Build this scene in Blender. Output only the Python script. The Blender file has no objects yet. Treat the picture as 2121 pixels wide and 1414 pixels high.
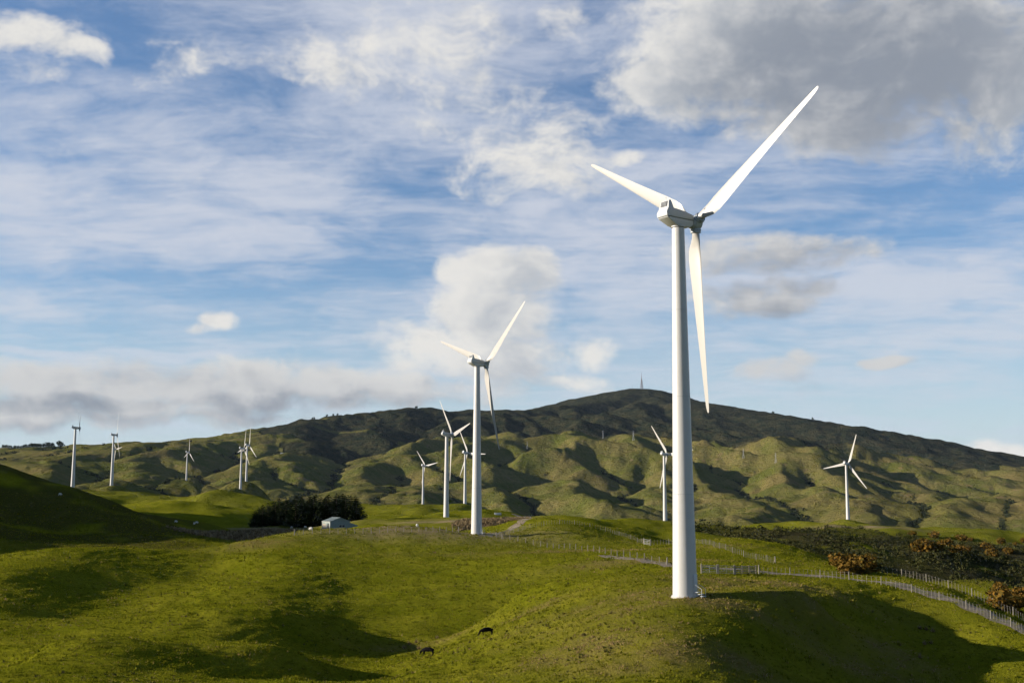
import bpy, bmesh, math, random
import numpy as np
from mathutils import Vector, Matrix, Euler

random.seed(7)
RNG = np.random.default_rng(11)
R = math.radians
scene = bpy.context.scene
COL = scene.collection

# colours and strengths worth tuning
SKY_SAT, SKY_VAL = 1.15, 1.25
GRASS_A, GRASS_B, GRASS_C = (0.108, 0.115, 0.005), (0.164, 0.157, 0.011), (0.052, 0.056, 0.004)
FAR_A, FAR_B, FAR_C = (0.082, 0.090, 0.018), (0.140, 0.118, 0.040), (0.054, 0.055, 0.016)
ERODE_K, ERODE_D, ERODE_N, ERODE_MAX, ERODE_GAIN = 0.10, 0.05, 30, 150.0, 2.2

GRASS_N = 140000
HAZE_DENSITY, HAZE_R = 0.7e-5, 13000.0
SKY_GAIN, EXPOSURE = 0.0505, 1.02
# ------------------------------------------------------------------ camera
FPX, W0, H0, HORIZON = 2400.0, 2121.0, 1414.0, 1020.0     # focal length and horizon row in photo pixels
PITCH = math.atan((HORIZON - H0 / 2) / FPX)
cam_d = bpy.data.cameras.new('camera')
cam_d.sensor_width = 36.0
cam_d.lens = 36.0 * FPX / W0
cam_d.clip_start, cam_d.clip_end = 0.5, 60000
cam = bpy.data.objects.new('camera', cam_d)
COL.objects.link(cam)
cam.location = (0, 0, 0)
cam.rotation_euler = (math.pi / 2 + PITCH, 0, 0)
scene.camera = cam

# ------------------------------------------------------------------ sun, exposure
SUN_EL, SUN_AZ = R(15.0), R(-94.0)          # azimuth from +Y (view direction) towards +X
SUN = Vector((math.sin(SUN_AZ) * math.cos(SUN_EL), math.cos(SUN_AZ) * math.cos(SUN_EL), math.sin(SUN_EL)))
sun_d = bpy.data.lights.new('sun', 'SUN')
sun_d.energy, sun_d.angle, sun_d.color = 5.0, R(0.53), (1.0, 0.90, 0.76)
sun = bpy.data.objects.new('sun', sun_d)
COL.objects.link(sun)
sun.rotation_euler = (-SUN).to_track_quat('-Z', 'Y').to_euler()
sun.location = SUN * 900
vs = scene.view_settings
vs.view_transform, vs.look, vs.exposure, vs.gamma = 'Standard', 'None', EXPOSURE, 1.0
vs.use_curve_mapping = False
scene.cycles.max_bounces = 4
scene.cycles.diffuse_bounces = 1
scene.cycles.volume_bounces = 0
scene.cycles.use_denoising = True
scene.cycles.use_adaptive_sampling = True
scene.cycles.adaptive_threshold = 0.02
scene.cycles.adaptive_min_samples = 8


def ray(px, py):
    h, v = (px - W0 / 2) / FPX, (H0 / 2 - py) / FPX
    return np.array([h, math.cos(PITCH) - v * math.sin(PITCH), math.sin(PITCH) + v * math.cos(PITCH)])


def at(px, py, D):
    """World point seen at photo pixel (px, py) at ground distance D along the view axis."""
    d = ray(px, py)
    return d * (D / d[1])


# ------------------------------------------------------------------ node helpers
class NT:
    def __init__(self, tree):
        self.t = tree

    def new(self, kind, **kw):
        n = self.t.nodes.new(kind)
        for k, v in kw.items():
            setattr(n, k, v)
        return n

    def put(self, sock, v):
        if isinstance(v, bpy.types.NodeSocket):
            self.t.links.new(v, sock)
        elif v is not None:
            sock.default_value = v

    def m(self, op, a, b=None, c=None, clamp=False):
        n = self.new('ShaderNodeMath', operation=op, use_clamp=clamp)
        for i, v in enumerate((a, b, c)):
            if v is not None:
                self.put(n.inputs[i], v)
        return n.outputs[0]

    def vm(self, op, a, b=None, c=None, scale=None):
        n = self.new('ShaderNodeVectorMath', operation=op)
        for i, v in enumerate((a, b, c)):
            if v is not None:
                self.put(n.inputs[i], v)
        if scale is not None:
            self.put(n.inputs['Scale'], scale)
        return n.outputs['Value'] if op in ('LENGTH', 'DOT_PRODUCT', 'DISTANCE') else n.outputs['Vector']

    def noise(self, vec, scale, detail=4, rough=0.55, dist=0.0, out='Fac', lac=2.0):
        n = self.new('ShaderNodeTexNoise')
        self.put(n.inputs['Vector'], vec)
        for k, v in (('Scale', scale), ('Detail', detail), ('Roughness', rough), ('Lacunarity', lac), ('Distortion', dist)):
            self.put(n.inputs[k], v)
        return n.outputs[out]

    def step(self, v, lo, hi, a=0.0, b=1.0):
        n = self.new('ShaderNodeMapRange', interpolation_type='SMOOTHSTEP')
        for k, x in zip(('Value', 'From Min', 'From Max', 'To Min', 'To Max'), (v, lo, hi, a, b)):
            self.put(n.inputs[k], x)
        return n.outputs[0]

    def lin(self, v, lo, hi, a=0.0, b=1.0):
        n = self.new('ShaderNodeMapRange')
        for k, x in zip(('Value', 'From Min', 'From Max', 'To Min', 'To Max'), (v, lo, hi, a, b)):
            self.put(n.inputs[k], x)
        return n.outputs[0]

    def mix(self, f, a, b, mode='MIX'):
        n = self.new('ShaderNodeMix', data_type='RGBA', blend_type=mode)
        self.put(n.inputs[0], f)
        self.put(n.inputs[6], a if isinstance(a, bpy.types.NodeSocket) else (*a, 1))
        self.put(n.inputs[7], b if isinstance(b, bpy.types.NodeSocket) else (*b, 1))
        return n.outputs[2]

    def xyz(self, x, y, z):
        n = self.new('ShaderNodeCombineXYZ')
        for i, v in enumerate((x, y, z)):
            self.put(n.inputs[i], v)
        return n.outputs[0]

    def sep(self, v):
        n = self.new('ShaderNodeSeparateXYZ')
        self.put(n.inputs[0], v)
        return n.outputs


# ------------------------------------------------------------------ world: Nishita sky with procedural cloud decks
world = bpy.data.worlds.new('World')
scene.world = world
world.use_nodes = True
wt = world.node_tree
wt.nodes.clear()
S = NT(wt)
out = S.new('ShaderNodeOutputWorld')
bg = S.new('ShaderNodeBackground')
bg.inputs['Strength'].default_value = SKY_GAIN
wt.links.new(bg.outputs[0], out.inputs[0])
sky = S.new('ShaderNodeTexSky', sky_type='NISHITA')
sky.sun_disc = False
sky.sun_elevation, sky.sun_rotation = SUN_EL, SUN_AZ % (2 * math.pi)
sky.altitude, sky.air_density, sky.dust_density, sky.ozone_density = 400, 1.0, 0.2, 2.6
hs = S.new('ShaderNodeHueSaturation')
hs.inputs['Saturation'].default_value = SKY_SAT
hs.inputs['Value'].default_value = SKY_VAL
wt.links.new(sky.outputs[0], hs.inputs['Color'])
sky_col = S.mix(1.0, hs.outputs['Color'], (0.98, 1.01, 1.11), 'MULTIPLY')

tc = S.new('ShaderNodeTexCoord')
D3 = tc.outputs['Generated']
dx, dy, dz = S.sep(D3)
AZ = S.m('ARCTAN2', dx, dy)
EL = S.m('ARCSINE', dz)
PVEC = S.xyz(AZ, EL, 0.0)


def azel(px, py):
    d = ray(px, py)
    return math.atan2(d[0], d[1]), math.atan2(d[2], math.hypot(d[0], d[1]))


def blob_field(p, blobs, floor=-0.7):
    """Union of soft elliptical cloud cores given as (px, py, rx, ry, weight)."""
    acc = floor
    k = FPX * 0.96
    for (cx, cy, rx, ry, w) in blobs:
        a, e = azel(cx, cy)
        f = math.sqrt(max(w - floor, 0.05))
        sx, sy = f * k / (rx * 1.5), f * k / (ry * 1.5)
        q = S.vm('MULTIPLY_ADD', p, (sx, sy, 0.0), (-a * sx, -e * sy, 0.0))
        acc = S.m('MAXIMUM', acc, S.m('SUBTRACT', w, S.vm('DOT_PRODUCT', q, q)))
    return acc


def n2(vec, scale, detail, rough, dist=0.0, out='Fac'):
    n = S.new('ShaderNodeTexNoise', noise_dimensions='2D')
    S.put(n.inputs['Vector'], vec)
    for k, v in (('Scale', scale), ('Detail', detail), ('Roughness', rough), ('Distortion', dist)):
        S.put(n.inputs[k], v)
    return n.outputs[out]


# domain warp shared by all decks
wn = n2(PVEC, 9.0, 2, 0.6, 0.0, 'Color')
PW = S.vm('ADD', PVEC, S.vm('MULTIPLY', S.vm('SUBTRACT', wn, (0.5, 0.5, 0.5)), (0.040, 0.030, 0.0)))
TO_SUN = (-0.024, 0.012, 0.0)
PW2 = S.vm('ADD', PW, TO_SUN)
STR = (1.0, 1.45, 1.0)
NA = n2(S.vm('MULTIPLY', PW, STR), 15.0, 7, 0.60)
NB = n2(S.vm('MULTIPLY', PW, STR), 52.0, 4, 0.62)
N1 = S.m('ADD', S.m('MULTIPLY_ADD', NA, 4.0, -2.0), S.m('MULTIPLY_ADD', NB, 1.6, -0.80))
N2 = S.m('MULTIPLY_ADD', n2(S.vm('MULTIPLY', PW2, STR), 15.0, 4, 0.60), 4.0, -2.0)

CORES = [  # white heaps
    (70, 72, 90, 36, .62), (145, 108, 55, 24, .60), (70, 145, 60, 30, .05), (650, 130, 90, 60, .12), (730, 165, 90, 42, .3),
    (850, 120, 150, 76, .42), (985, 190, 120, 56, .30), (480, 120, 150, 36, .0), (930, 40, 200, 40, .0), (1160, 45, 80, 38, .1),
    (1000, 275, 170, 40, .15), (1110, 330, 160, 70, .36), (1170, 265, 110, 40, .15), (1285, 328, 44, 20, .75),
    (1025, 575, 96, 52, 1.15), (945, 562, 40, 30, .95), (1095, 545, 46, 30, .85), (1010, 650, 104, 66, 1.2), (880, 722, 104, 48, 1.05), (1010, 745, 160, 42, .95), (840, 755, 60, 26, .6),
    (1225, 726, 56, 28, .85), (1165, 782, 84, 20, .7), (1040, 812, 50, 30, .35), (455, 668, 34, 20, .85), (415, 684, 30, 10, .5),
    (2046, 930, 30, 20, .9), (2098, 936, 50, 18, .9),
    # the big bank upper right
    (1370, 150, 110, 90, .9), (1560, 90, 250, 130, 1.3), (1850, 120, 320, 130, 1.3), (1740, 215, 240, 80, 1.0), (1400, 232, 70, 34, .5), (1590, 268, 130, 30, .6), (2080, 190, 190, 110, .7),
    # grey drifts
    (1500, 520, 90, 36, .35), (1610, 525, 100, 40, .5), (1735, 520, 95, 32, .50), (1600, 622, 125, 40, .70), (1700, 600, 70, 26, .35), (1595, 776, 75, 20, .6), (1670, 758, 48, 16, .45), (1830, 765, 52, 10, .6),
    (60, 790, 240, 34, .9), (60, 856, 220, 32, .95), (300, 822, 280, 54, 1.05), (540, 806, 240, 46, 1.0), (760, 806, 200, 34, .85), (430, 862, 190, 18, .7),
    # beyond the frame
    (-420, 620, 200, 70, .7), (2480, 560, 200, 60, .6), (2700, 830, 240, 50, .7), (700, -320, 340, 110, .7), (-500, -150, 300, 120, .8), (2500, 40, 300, 160, .9)]
THICK = [(1440, 110, 160, 120, .3), (1660, 90, 330, 140, 1.1), (1920, 150, 300, 150, 1.1), (1050, 610, 100, 90, .55), (1000, 755, 150, 36, .4), (1640, 545, 190, 44, .6), (1620, 640, 140, 42, .9), (1760, 545, 100, 30, .7),
         (60, 806, 200, 18, .7), (20, 872, 190, 24, .95), (330, 845, 220, 28, .8), (560, 822, 250, 30, .85), (800, 815, 160, 20, .6), (920, 150, 140, 50, .15), (1240, 750, 60, 30, .3), (1630, 780, 90, 20, .7), (1830, 768, 50, 10, .6)]
GREYISH = [(1780, 150, 330, 170, 1.0), (1620, 570, 250, 120, .85), (1640, 770, 260, 50, .9), (350, 830, 640, 80, .95)]

field = S.m('MULTIPLY_ADD', N1, 0.62, blob_field(PW, CORES, -0.8))
alpha = S.step(field, -0.48, 0.74)
thick = S.m('ADD', S.m('MULTIPLY_ADD', N2, 0.75, blob_field(PW2, THICK, -0.5)), S.m('MULTIPLY_ADD', NB, -1.0, 0.5))
grey = S.step(blob_field(PVEC, GREYISH, -0.5), -0.3, 0.9)

# high thin cirrus sheet, seen in perspective from below
zz = S.m('ADD', S.m('MAXIMUM', dz, 0.0), 0.13)
cq = S.xyz(S.m('DIVIDE', dx, zz), S.m('DIVIDE', dy, zz), 0.0)
cw = n2(cq, 2.2, 2, 0.5, 0.0, 'Color')
cq2 = S.vm('ADD', cq, S.vm('MULTIPLY', S.vm('SUBTRACT', cw, (0.5, 0.5, 0.5)), (0.30, 0.22, 0.0)))
ci = n2(S.vm('MULTIPLY', cq2, (0.85, 1.15, 1.0)), 2.1, 9, 0.66)
ci_f = n2(S.vm('MULTIPLY', S.vm('ADD', cq, S.vm('MULTIPLY', cw, (0.0, 0.10, 0.0))), (0.9, 3.2, 1.0)), 3.0, 6, 0.66)
cov = blob_field(PW, [(160, 270, 420, 60, .15), (130, 440, 420, 90, .65), (480, 440, 320, 90, .6), (900, 490, 460, 60, .2), (1250, 600, 560, 130, .2),
                      (1850, 620, 420, 150, .5), (230, 732, 260, 9, .5), (100, 640, 100, 20, .3), (900, 60, 600, 110, .2), (1500, 780, 900, 60, .1), (1150, 480, 500, 80, .2), (1060, 450, 1500, 700, -.12)], -0.62)
ci_v = S.m('ADD', S.m('ADD', S.m('MULTIPLY_ADD', ci, 3.0, -1.5), S.m('MULTIPLY_ADD', ci_f, 0.9, -0.45)), S.m('MULTIPLY', cov, 0.9))
ci_a = S.step(ci_v, -0.70, 0.80, 0.08, 0.90)

col = S.mix(ci_a, sky_col, tuple(10 * c for c in (0.60, 0.635, 0.72)))
# pale air near the horizon
hz = S.step(EL, -0.02, 0.22, 0.80, 0.0)
col = S.mix(hz, col, tuple(10 * c for c in (0.52, 0.625, 0.72)))
lit = S.mix(grey, tuple(10 * c for c in (0.79, 0.77, 0.735)), tuple(10 * c for c in (0.60, 0.60, 0.60)))
drk = S.mix(grey, tuple(10 * c for c in (0.47, 0.50, 0.54)), tuple(10 * c for c in (0.27, 0.30, 0.35)))
cc = S.mix(S.step(thick, -0.75, 1.35), lit, drk)
col = S.mix(S.m('MULTIPLY', alpha, 0.96), col, cc)
# below the horizon the far lowland goes on
col = S.mix(S.step(EL, -0.08, -0.02, 1.0, 0.0), col, (1.2, 1.4, 1.3))
wt.links.new(col, bg.inputs['Color'])
world.cycles.sampling_method = 'MANUAL'
world.cycles.sample_map_resolution = 256

# ------------------------------------------------------------------ terrain maths
_perm = np.random.default_rng(5).permutation(4096)


def _hash(ix, iy, seed):
    return _perm[(_perm[(ix + seed * 131) & 4095] + iy) & 4095]


def gnoise(x, y, seed=0):
    """Gradient noise in about -1..1."""
    ix, iy = np.floor(x).astype(np.int64), np.floor(y).astype(np.int64)
    fx, fy = x - ix, y - iy
    u, v = fx * fx * fx * (fx * (fx * 6 - 15) + 10), fy * fy * fy * (fy * (fy * 6 - 15) + 10)

    def g(a, b, gx, gy):
        t = _hash(a, b, seed) * (2 * math.pi / 4096)
        return np.cos(t) * gx + np.sin(t) * gy
    n00, n10 = g(ix, iy, fx, fy), g(ix + 1, iy, fx - 1, fy)
    n01, n11 = g(ix, iy + 1, fx, fy - 1), g(ix + 1, iy + 1, fx - 1, fy - 1)
    a, b = n00 + u * (n10 - n00), n01 + u * (n11 - n01)
    return 1.5 * (a + v * (b - a))


def fbm(x, y, octaves=4, seed=0, gain=0.5):
    s, a = 0.0, 1.0
    for k in range(octaves):
        s = s + a * gnoise(x, y, seed + k)
        x, y, a = x * 2.03 + 17.3, y * 2.03 - 9.1, a * gain
    return s


def sstep(x, a, b):
    t = np.clip((x - a) / (b - a), 0, 1)
    return t * t * (3 - 2 * t)


class TPS:
    """Thin-plate spline through world points, in (azimuth, log distance)."""

    def __init__(self, pts, smooth=1e-5):
        P = np.array(pts)
        self.c = np.stack([np.arctan2(P[:, 0], P[:, 1]), np.log(np.hypot(P[:, 0], P[:, 1]))], 1)
        n = len(P)
        A = np.zeros((n + 3, n + 3))
        A[:n, :n] = self.k(self.c[:, None, :], self.c[None]) + smooth * np.eye(n)
        A[:n, n] = A[n, :n] = 1
        A[:n, n + 1:] = self.c
        A[n + 1:, :n] = self.c.T
        self.w = np.linalg.solve(A, np.concatenate([P[:, 2], np.zeros(3)]))

    @staticmethod
    def k(a, b):
        d2 = ((a - b) ** 2).sum(-1)
        return 0.5 * d2 * np.log(d2 + 1e-12)

    def __call__(self, phi, v):
        q = np.stack([phi.ravel(), v.ravel()], 1)
        o = np.empty(len(q))
        n = len(self.c)
        for i in range(0, len(q), 20000):
            s = q[i:i + 20000]
            o[i:i + 20000] = self.k(s[:, None, :], self.c[None]) @ self.w[:n] + self.w[n] + s @ self.w[n + 1:]
        return o.reshape(phi.shape)


# ground as seen, or shaped beyond the frame: photo column -> (row, distance) from the near grass outwards (rows below a crest are hidden dips)
NEAR = {
    -420: [(1414, 110), (1300, 170), (1180, 230), (1030, 300), (840, 370), (800, 430), (850, 560), (950, 750), (990, 1000)],  # unseen hill, raised out of frame to cast shade over the left hill
    -180: [(1414, 108), (1310, 160), (1200, 210), (1150, 250), (1060, 300), (930, 370), (870, 430), (940, 560), (1000, 760), (995, 1000)],  # shoulder of that unseen hill, also raised for its shadow
    0: [(1414, 104), (1386, 114), (1410, 125), (1350, 140), (1300, 160), (1250, 175), (1190, 200), (1151, 232), (1175, 265), (1110, 320), (1040, 375), (968, 430), (1020, 540), (1040, 680), (1005, 1000)],
    80: [(1414, 104), (1345, 126), (1345, 138), (1312, 158), (1278, 174), (1228, 193), (1175, 213), (1140, 238), (1175, 270), (1110, 325), (1055, 375), (1008, 422), (1050, 540), (1050, 660)],
    150: [(1414, 105), (1330, 136), (1290, 166), (1262, 188), (1217, 206), (1168, 223), (1134, 243), (1170, 280), (1105, 335), (1034, 410), (1075, 500), (1058, 620), (1036, 740), (1015, 844), (1010, 1000)],
    240: [(1060, 390), (1085, 480), (1062, 580), (1040, 720), (1008, 850), (1006, 1049)],
    300: [(1414, 107), (1330, 140), (1270, 178), (1228, 214), (1185, 231), (1150, 249), (1134, 264), (1168, 300), (1105, 345), (1076, 385), (1100, 470), (1060, 560), (1042, 620), (1042, 760), (1004, 920)],
    350: [(1030, 640), (1056, 700), (1003, 930)],
    450: [(1414, 112), (1330, 141), (1255, 180), (1190, 238), (1157, 255), (1137, 272), (1160, 305), (1121, 345), (1116, 410), (1100, 455), (1092, 500), (1078, 540), (1062, 620), (1052, 700), (1032, 820), (1030, 1000)],
    520: [(1414, 122), (1340, 152), (1215, 205), (1150, 246), (1118, 280), (1128, 320), (1108, 420), (1092, 480), (1078, 560), (1062, 650), (1022, 800), (1045, 950)],
    600: [(1414, 118), (1345, 138), (1270, 172), (1190, 225), (1140, 262), (1106, 300), (1122, 335), (1099, 420), (1092, 480), (1084, 600), (1045, 800), (1035, 1000)],
    740: [(1414, 136), (1386, 150), (1345, 172), (1295, 190), (1230, 215), (1190, 235), (1130, 275), (1102, 306), (1118, 340), (1094, 430), (1086, 490), (1076, 570), (1064, 700), (1052, 850), (1050, 1000)],
    820: [(1404, 128), (1376, 150), (1350, 168), (1310, 184), (1225, 214)],
    880: [(1414, 118), (1385, 132), (1356, 154), (1350, 166), (1305, 186), (1240, 208), (1170, 246), (1120, 285), (1099, 315), (1115, 345), (1093, 430), (1082, 500), (1074, 600), (1066, 720), (1058, 850), (1060, 1000)],
    1000: [(1414, 112), (1360, 134), (1312, 156), (1286, 172), (1310, 186), (1266, 198), (1205, 224), (1140, 268), (1105, 310), (1116, 335), (1100, 400), (1086, 450), (1072, 520), (1062, 650), (1052, 820), (1049, 1000)],
    1060: [(1240, 184), (1268, 198), (1118, 296), (1100, 345), (1084, 420)],
    1100: [(1414, 110), (1330, 134), (1272, 154), (1233, 174), (1256, 192), (1192, 224), (1145, 256), (1124, 290), (1100, 325), (1085, 350), (1104, 385), (1076, 430), (1070, 500), (1082, 620), (1090, 800)],
    1200: [(1414, 106), (1330, 126), (1262, 147), (1222, 163), (1197, 180), (1212, 198), (1166, 230), (1144, 256), (1112, 305), (1085, 352), (1106, 400), (1076, 460), (1096, 540), (1100, 800)],
    1300: [(1414, 102), (1330, 117), (1262, 134), (1216, 153), (1190, 172), (1194, 194), (1160, 228), (1130, 282), (1108, 335), (1094, 385), (1118, 425), (1092, 520), (1098, 640), (1110, 800)],
    1419: [(1414, 101), (1330, 115), (1266, 129), (1246, 134), (1235, 139), (1202, 158), (1188, 174), (1176, 196), (1148, 240), (1123, 305), (1114, 355), (1136, 395), (1106, 470), (1094, 600), (1089, 745), (1120, 880)],
    1550: [(1414, 109), (1330, 123), (1275, 132), (1246, 137), (1222, 152), (1196, 174), (1186, 186), (1180, 197), (1158, 235), (1118, 300), (1142, 350), (1122, 430), (1108, 500), (1098, 580), (1124, 660), (1110, 800)],
    1680: [(1414, 118), (1335, 132), (1285, 138), (1246, 139), (1233, 142), (1240, 148), (1225, 158), (1200, 179), (1190, 191), (1176, 218), (1146, 275), (1200, 330), (1168, 420), (1114, 520), (1096, 620), (1091, 760), (1089, 860), (1105, 1000)],
    1757: [(1414, 122), (1338, 137), (1298, 144), (1262, 152), (1232, 162), (1206, 179), (1197, 188), (1172, 235), (1230, 310), (1186, 420), (1134, 520), (1098, 630), (1092, 770), (1087, 871), (1106, 1000)],
    1850: [(1414, 127), (1345, 142), (1308, 152), (1268, 164), (1226, 176), (1209, 184), (1190, 206), (1255, 300), (1212, 410), (1160, 520), (1105, 630), (1100, 740), (1090, 860), (1110, 1000)],
    1935: [(1205, 400), (1143, 500), (1112, 590), (1104, 690)],
    2000: [(1414, 132), (1372, 142), (1336, 150), (1300, 157), (1262, 165), (1252, 169), (1228, 187), (1285, 260), (1262, 330), (1206, 430), (1174, 520), (1120, 640), (1107, 740), (1112, 1000)],
    2060: [(1414, 132), (1375, 140), (1335, 147), (1305, 152), (1283, 158), (1276, 162), (1256, 176), (1290, 240), (1240, 310), (1228, 335), (1250, 420), (1190, 520), (1118, 660)],
    2121: [(1414, 132), (1370, 140), (1340, 145), (1310, 151), (1303, 154), (1285, 166), (1300, 205), (1236, 290), (1222, 330), (1252, 420), (1198, 520), (1107, 720), (1112, 1000)],
    2400: [(1414, 126), (1400, 131), (1390, 136), (1370, 148), (1330, 205), (1240, 300), (1210, 360), (1190, 500), (1120, 740), (1110, 1000)],
    2800: [(1414, 100), (1380, 130), (1350, 180), (1280, 300), (1200, 450), (1120, 740), (1110, 1000)],
}
FAR = [(-600, 985, 1000), (-600, 940, 2000), (-600, 900, 3000), (-200, 985, 1000), (-200, 960, 2000), (-200, 940, 2800),
       (0, 1002, 1100), (0, 978, 1700), (0, 958, 2400), (0, 953, 2700), (160, 1000, 1100), (160, 968, 1900), (160, 938, 2600), (215, 917, 2900), (215, 955, 2300), (300, 916, 3200),
       (387, 996, 1862), (387, 965, 2300), (400, 906, 3600), (499, 1013, 1301), (511, 997, 1459), (480, 960, 2300), (480, 895, 3800), (237, 993, 1750),
       (560, 960, 2300), (560, 920, 3000), (560, 878, 4200), (640, 866, 4400), (720, 990, 1800), (720, 930, 2800), (720, 860, 4600), (850, 1030, 1500), (877, 1044, 1400), (850, 970, 2300), (850, 915, 3000), (850, 853, 4800),
       (963, 1048, 1000), (1000, 1010, 1800), (1000, 950, 2500), (1000, 893, 3400), (960, 856, 5000), (1040, 850, 5200), (1100, 1040, 1500), (1100, 980, 2100), (1100, 885, 3500), (1100, 842, 5600), (1170, 830, 5900), (1220, 815, 6100),
       (1295, 1095, 1050), (1300, 1050, 1400), (1300, 1000, 1900), (1300, 940, 2600), (1300, 884, 3600), (1260, 808, 6250), (1295, 801, 6350), (1340, 803, 6350), (1375, 806, 6350),
       (1450, 1090, 1100), (1450, 1045, 1450), (1450, 965, 2300), (1450, 888, 3700), (1440, 822, 6150), (1530, 838, 5700), (1600, 1095, 1050), (1600, 1050, 1350), (1600, 990, 1900), (1600, 925, 2800), (1600, 851, 5300),
       (1700, 866, 5000), (1750, 1065, 1300), (1750, 1000, 1900), (1750, 915, 3100), (1760, 875, 4800), (1830, 883, 4600), (1900, 1075, 1300), (1900, 1015, 1900), (1900, 950, 2800), (1900, 902, 4400), (1950, 918, 4300), (2000, 935, 4200),
       (2060, 1075, 1300), (2060, 1025, 1900), (2060, 985, 2800), (2060, 945, 4100), (2121, 951, 4100), (2121, 1080, 1300), (2121, 1020, 2000), (2400, 1080, 1300), (2400, 1020, 2200), (2400, 985, 4200), (2800, 1080, 1400), (2800, 1010, 3000)]
near_pts = [at(px, py, D) for px, col in NEAR.items() for py, D in col]
for px in (-420, 0, 450, 900, 1300, 1700, 2121, 2500):
    near_pts += [(*at(px, 1200, 5)[:2], -1.9), (*at(px, 1200, 12)[:2], -2.7), (*at(px, 1200, 30)[:2], -6.6), (*at(px, 1200, 55)[:2], -11.2)]
far_pts = [at(*p) for p in FAR]
SKYL = [(0, 2700), (215, 2900), (400, 3600), (560, 4200), (720, 4600), (850, 4800), (1040, 5200), (1220, 6100), (1340, 6350), (1440, 6150), (1600, 5300), (1760, 4800), (1900, 4400), (2000, 4200), (2121, 4100)]
SKY_PHI = [math.atan((p - W0 / 2) / FPX) for p, _ in SKYL]
SKY_R = [d / math.cos(f) for (_, d), f in zip(SKYL, SKY_PHI)]
FAR_DROP = [(p, d) for p, d in SKYL]
for px, D in FAR_DROP:      # the land falls away behind the skyline
    far_pts.append(at(px, 975, D * 1.5))
tps_near, tps_far = TPS(near_pts), TPS(far_pts)

V0, V1 = math.log(900.0), math.log(10500.0)
ECELL = 0.0036


def flood(h, eps):
    """Fill closed hollows so that every cell drains to the near edge or the sides."""
    import heapq
    nv, nu = h.shape
    out_ = h.copy().ravel().tolist()
    hl = h.ravel().tolist()
    done = bytearray(nv * nu)
    heap = []
    for j in range(nu):
        heap.append((hl[j], j))
        done[j] = 1
    for i in range(1, nv):
        for k in (i * nu, i * nu + nu - 1):
            heap.append((hl[k], k))
            done[k] = 1
    for k in range((nv - 1) * nu + 1, nv * nu - 1):
        heap.append((hl[k], k))
        done[k] = 1
    heapq.heapify(heap)
    pop, push = heapq.heappop, heapq.heappush
    while heap:
        z, k = pop(heap)
        j = k % nu
        for d in (-1, 1, -nu, nu):
            q = k + d
            if q < 0 or q >= nv * nu or done[q] or (d == -1 and j == 0) or (d == 1 and j == nu - 1):
                continue
            done[q] = 1
            t = hl[q]
            if t < z + eps:
                t = z + eps
            out_[q] = t
            push(heap, (t, q))
    return np.array(out_).reshape(nv, nu)


# main valleys of the far hills: photo column, row, distance along each valley floor; depth and half width in metres
VALLEYS = [([(1265, 1085, 1060), (1225, 1050, 1400), (1180, 1020, 1700), (1120, 985, 2050), (1050, 950, 2450)], 60, 75),
           ([(1180, 1020, 1700), (1080, 1010, 1800), (1000, 990, 2000), (900, 965, 2350)], 45, 65),
           ([(1420, 1080, 1080), (1395, 1040, 1500), (1350, 1000, 1900), (1300, 950, 2500)], 42, 60),
           ([(1660, 1085, 1080), (1560, 1062, 1300), (1490, 1035, 1550), (1440, 1000, 1950), (1420, 960, 2400)], 52, 65),
           ([(1900, 1085, 1100), (1800, 1040, 1450), (1690, 1000, 1850), (1600, 965, 2300), (1520, 930, 2800)], 62, 80),
           ([(2010, 1085, 1150), (2050, 1050, 1400), (2080, 1010, 1900), (2060, 970, 2600)], 40, 60),
           ([(1800, 1040, 1450), (1900, 1005, 1900), (1880, 960, 2600)], 36, 60),
           ([(300, 1000, 1500), (380, 975, 2000), (450, 950, 2500), (500, 920, 3000)], 26, 70), ([(560, 1010, 1500), (620, 970, 2100), (700, 945, 2600), (760, 925, 3000)], 36, 70),
           ([(740, 1020, 1600), (800, 975, 2100), (840, 945, 2600)], 34, 65), ([(140, 990, 1500), (200, 965, 2100), (260, 945, 2600)], 24, 70)]


def carve(h, X, Y):
    for line, depth, wid in VALLEYS:
        P = np.array([at(*p)[:2] for p in line])
        best = np.full(h.shape, 1e9)
        dep = np.zeros(h.shape)
        for k in range(len(P) - 1):
            a, b = P[k], P[k + 1]
            L2 = ((b - a) ** 2).sum()
            t = np.clip(((X - a[0]) * (b[0] - a[0]) + (Y - a[1]) * (b[1] - a[1])) / L2, 0, 1)
            d = np.hypot(X - a[0] - t * (b[0] - a[0]), Y - a[1] - t * (b[1] - a[1]))
            m_ = d < best
            best[m_] = d[m_]
            dep[m_] = (depth * (1 - 0.65 * (k + t) / (len(P) - 1)))[m_]
        wob = 1 + 0.35 * gnoise(X / 160, Y / 160, 201)
        h = h - dep * np.exp(-np.sqrt((best * wob / wid) ** 2 + 0.04) * 1.25)
    return h


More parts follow.
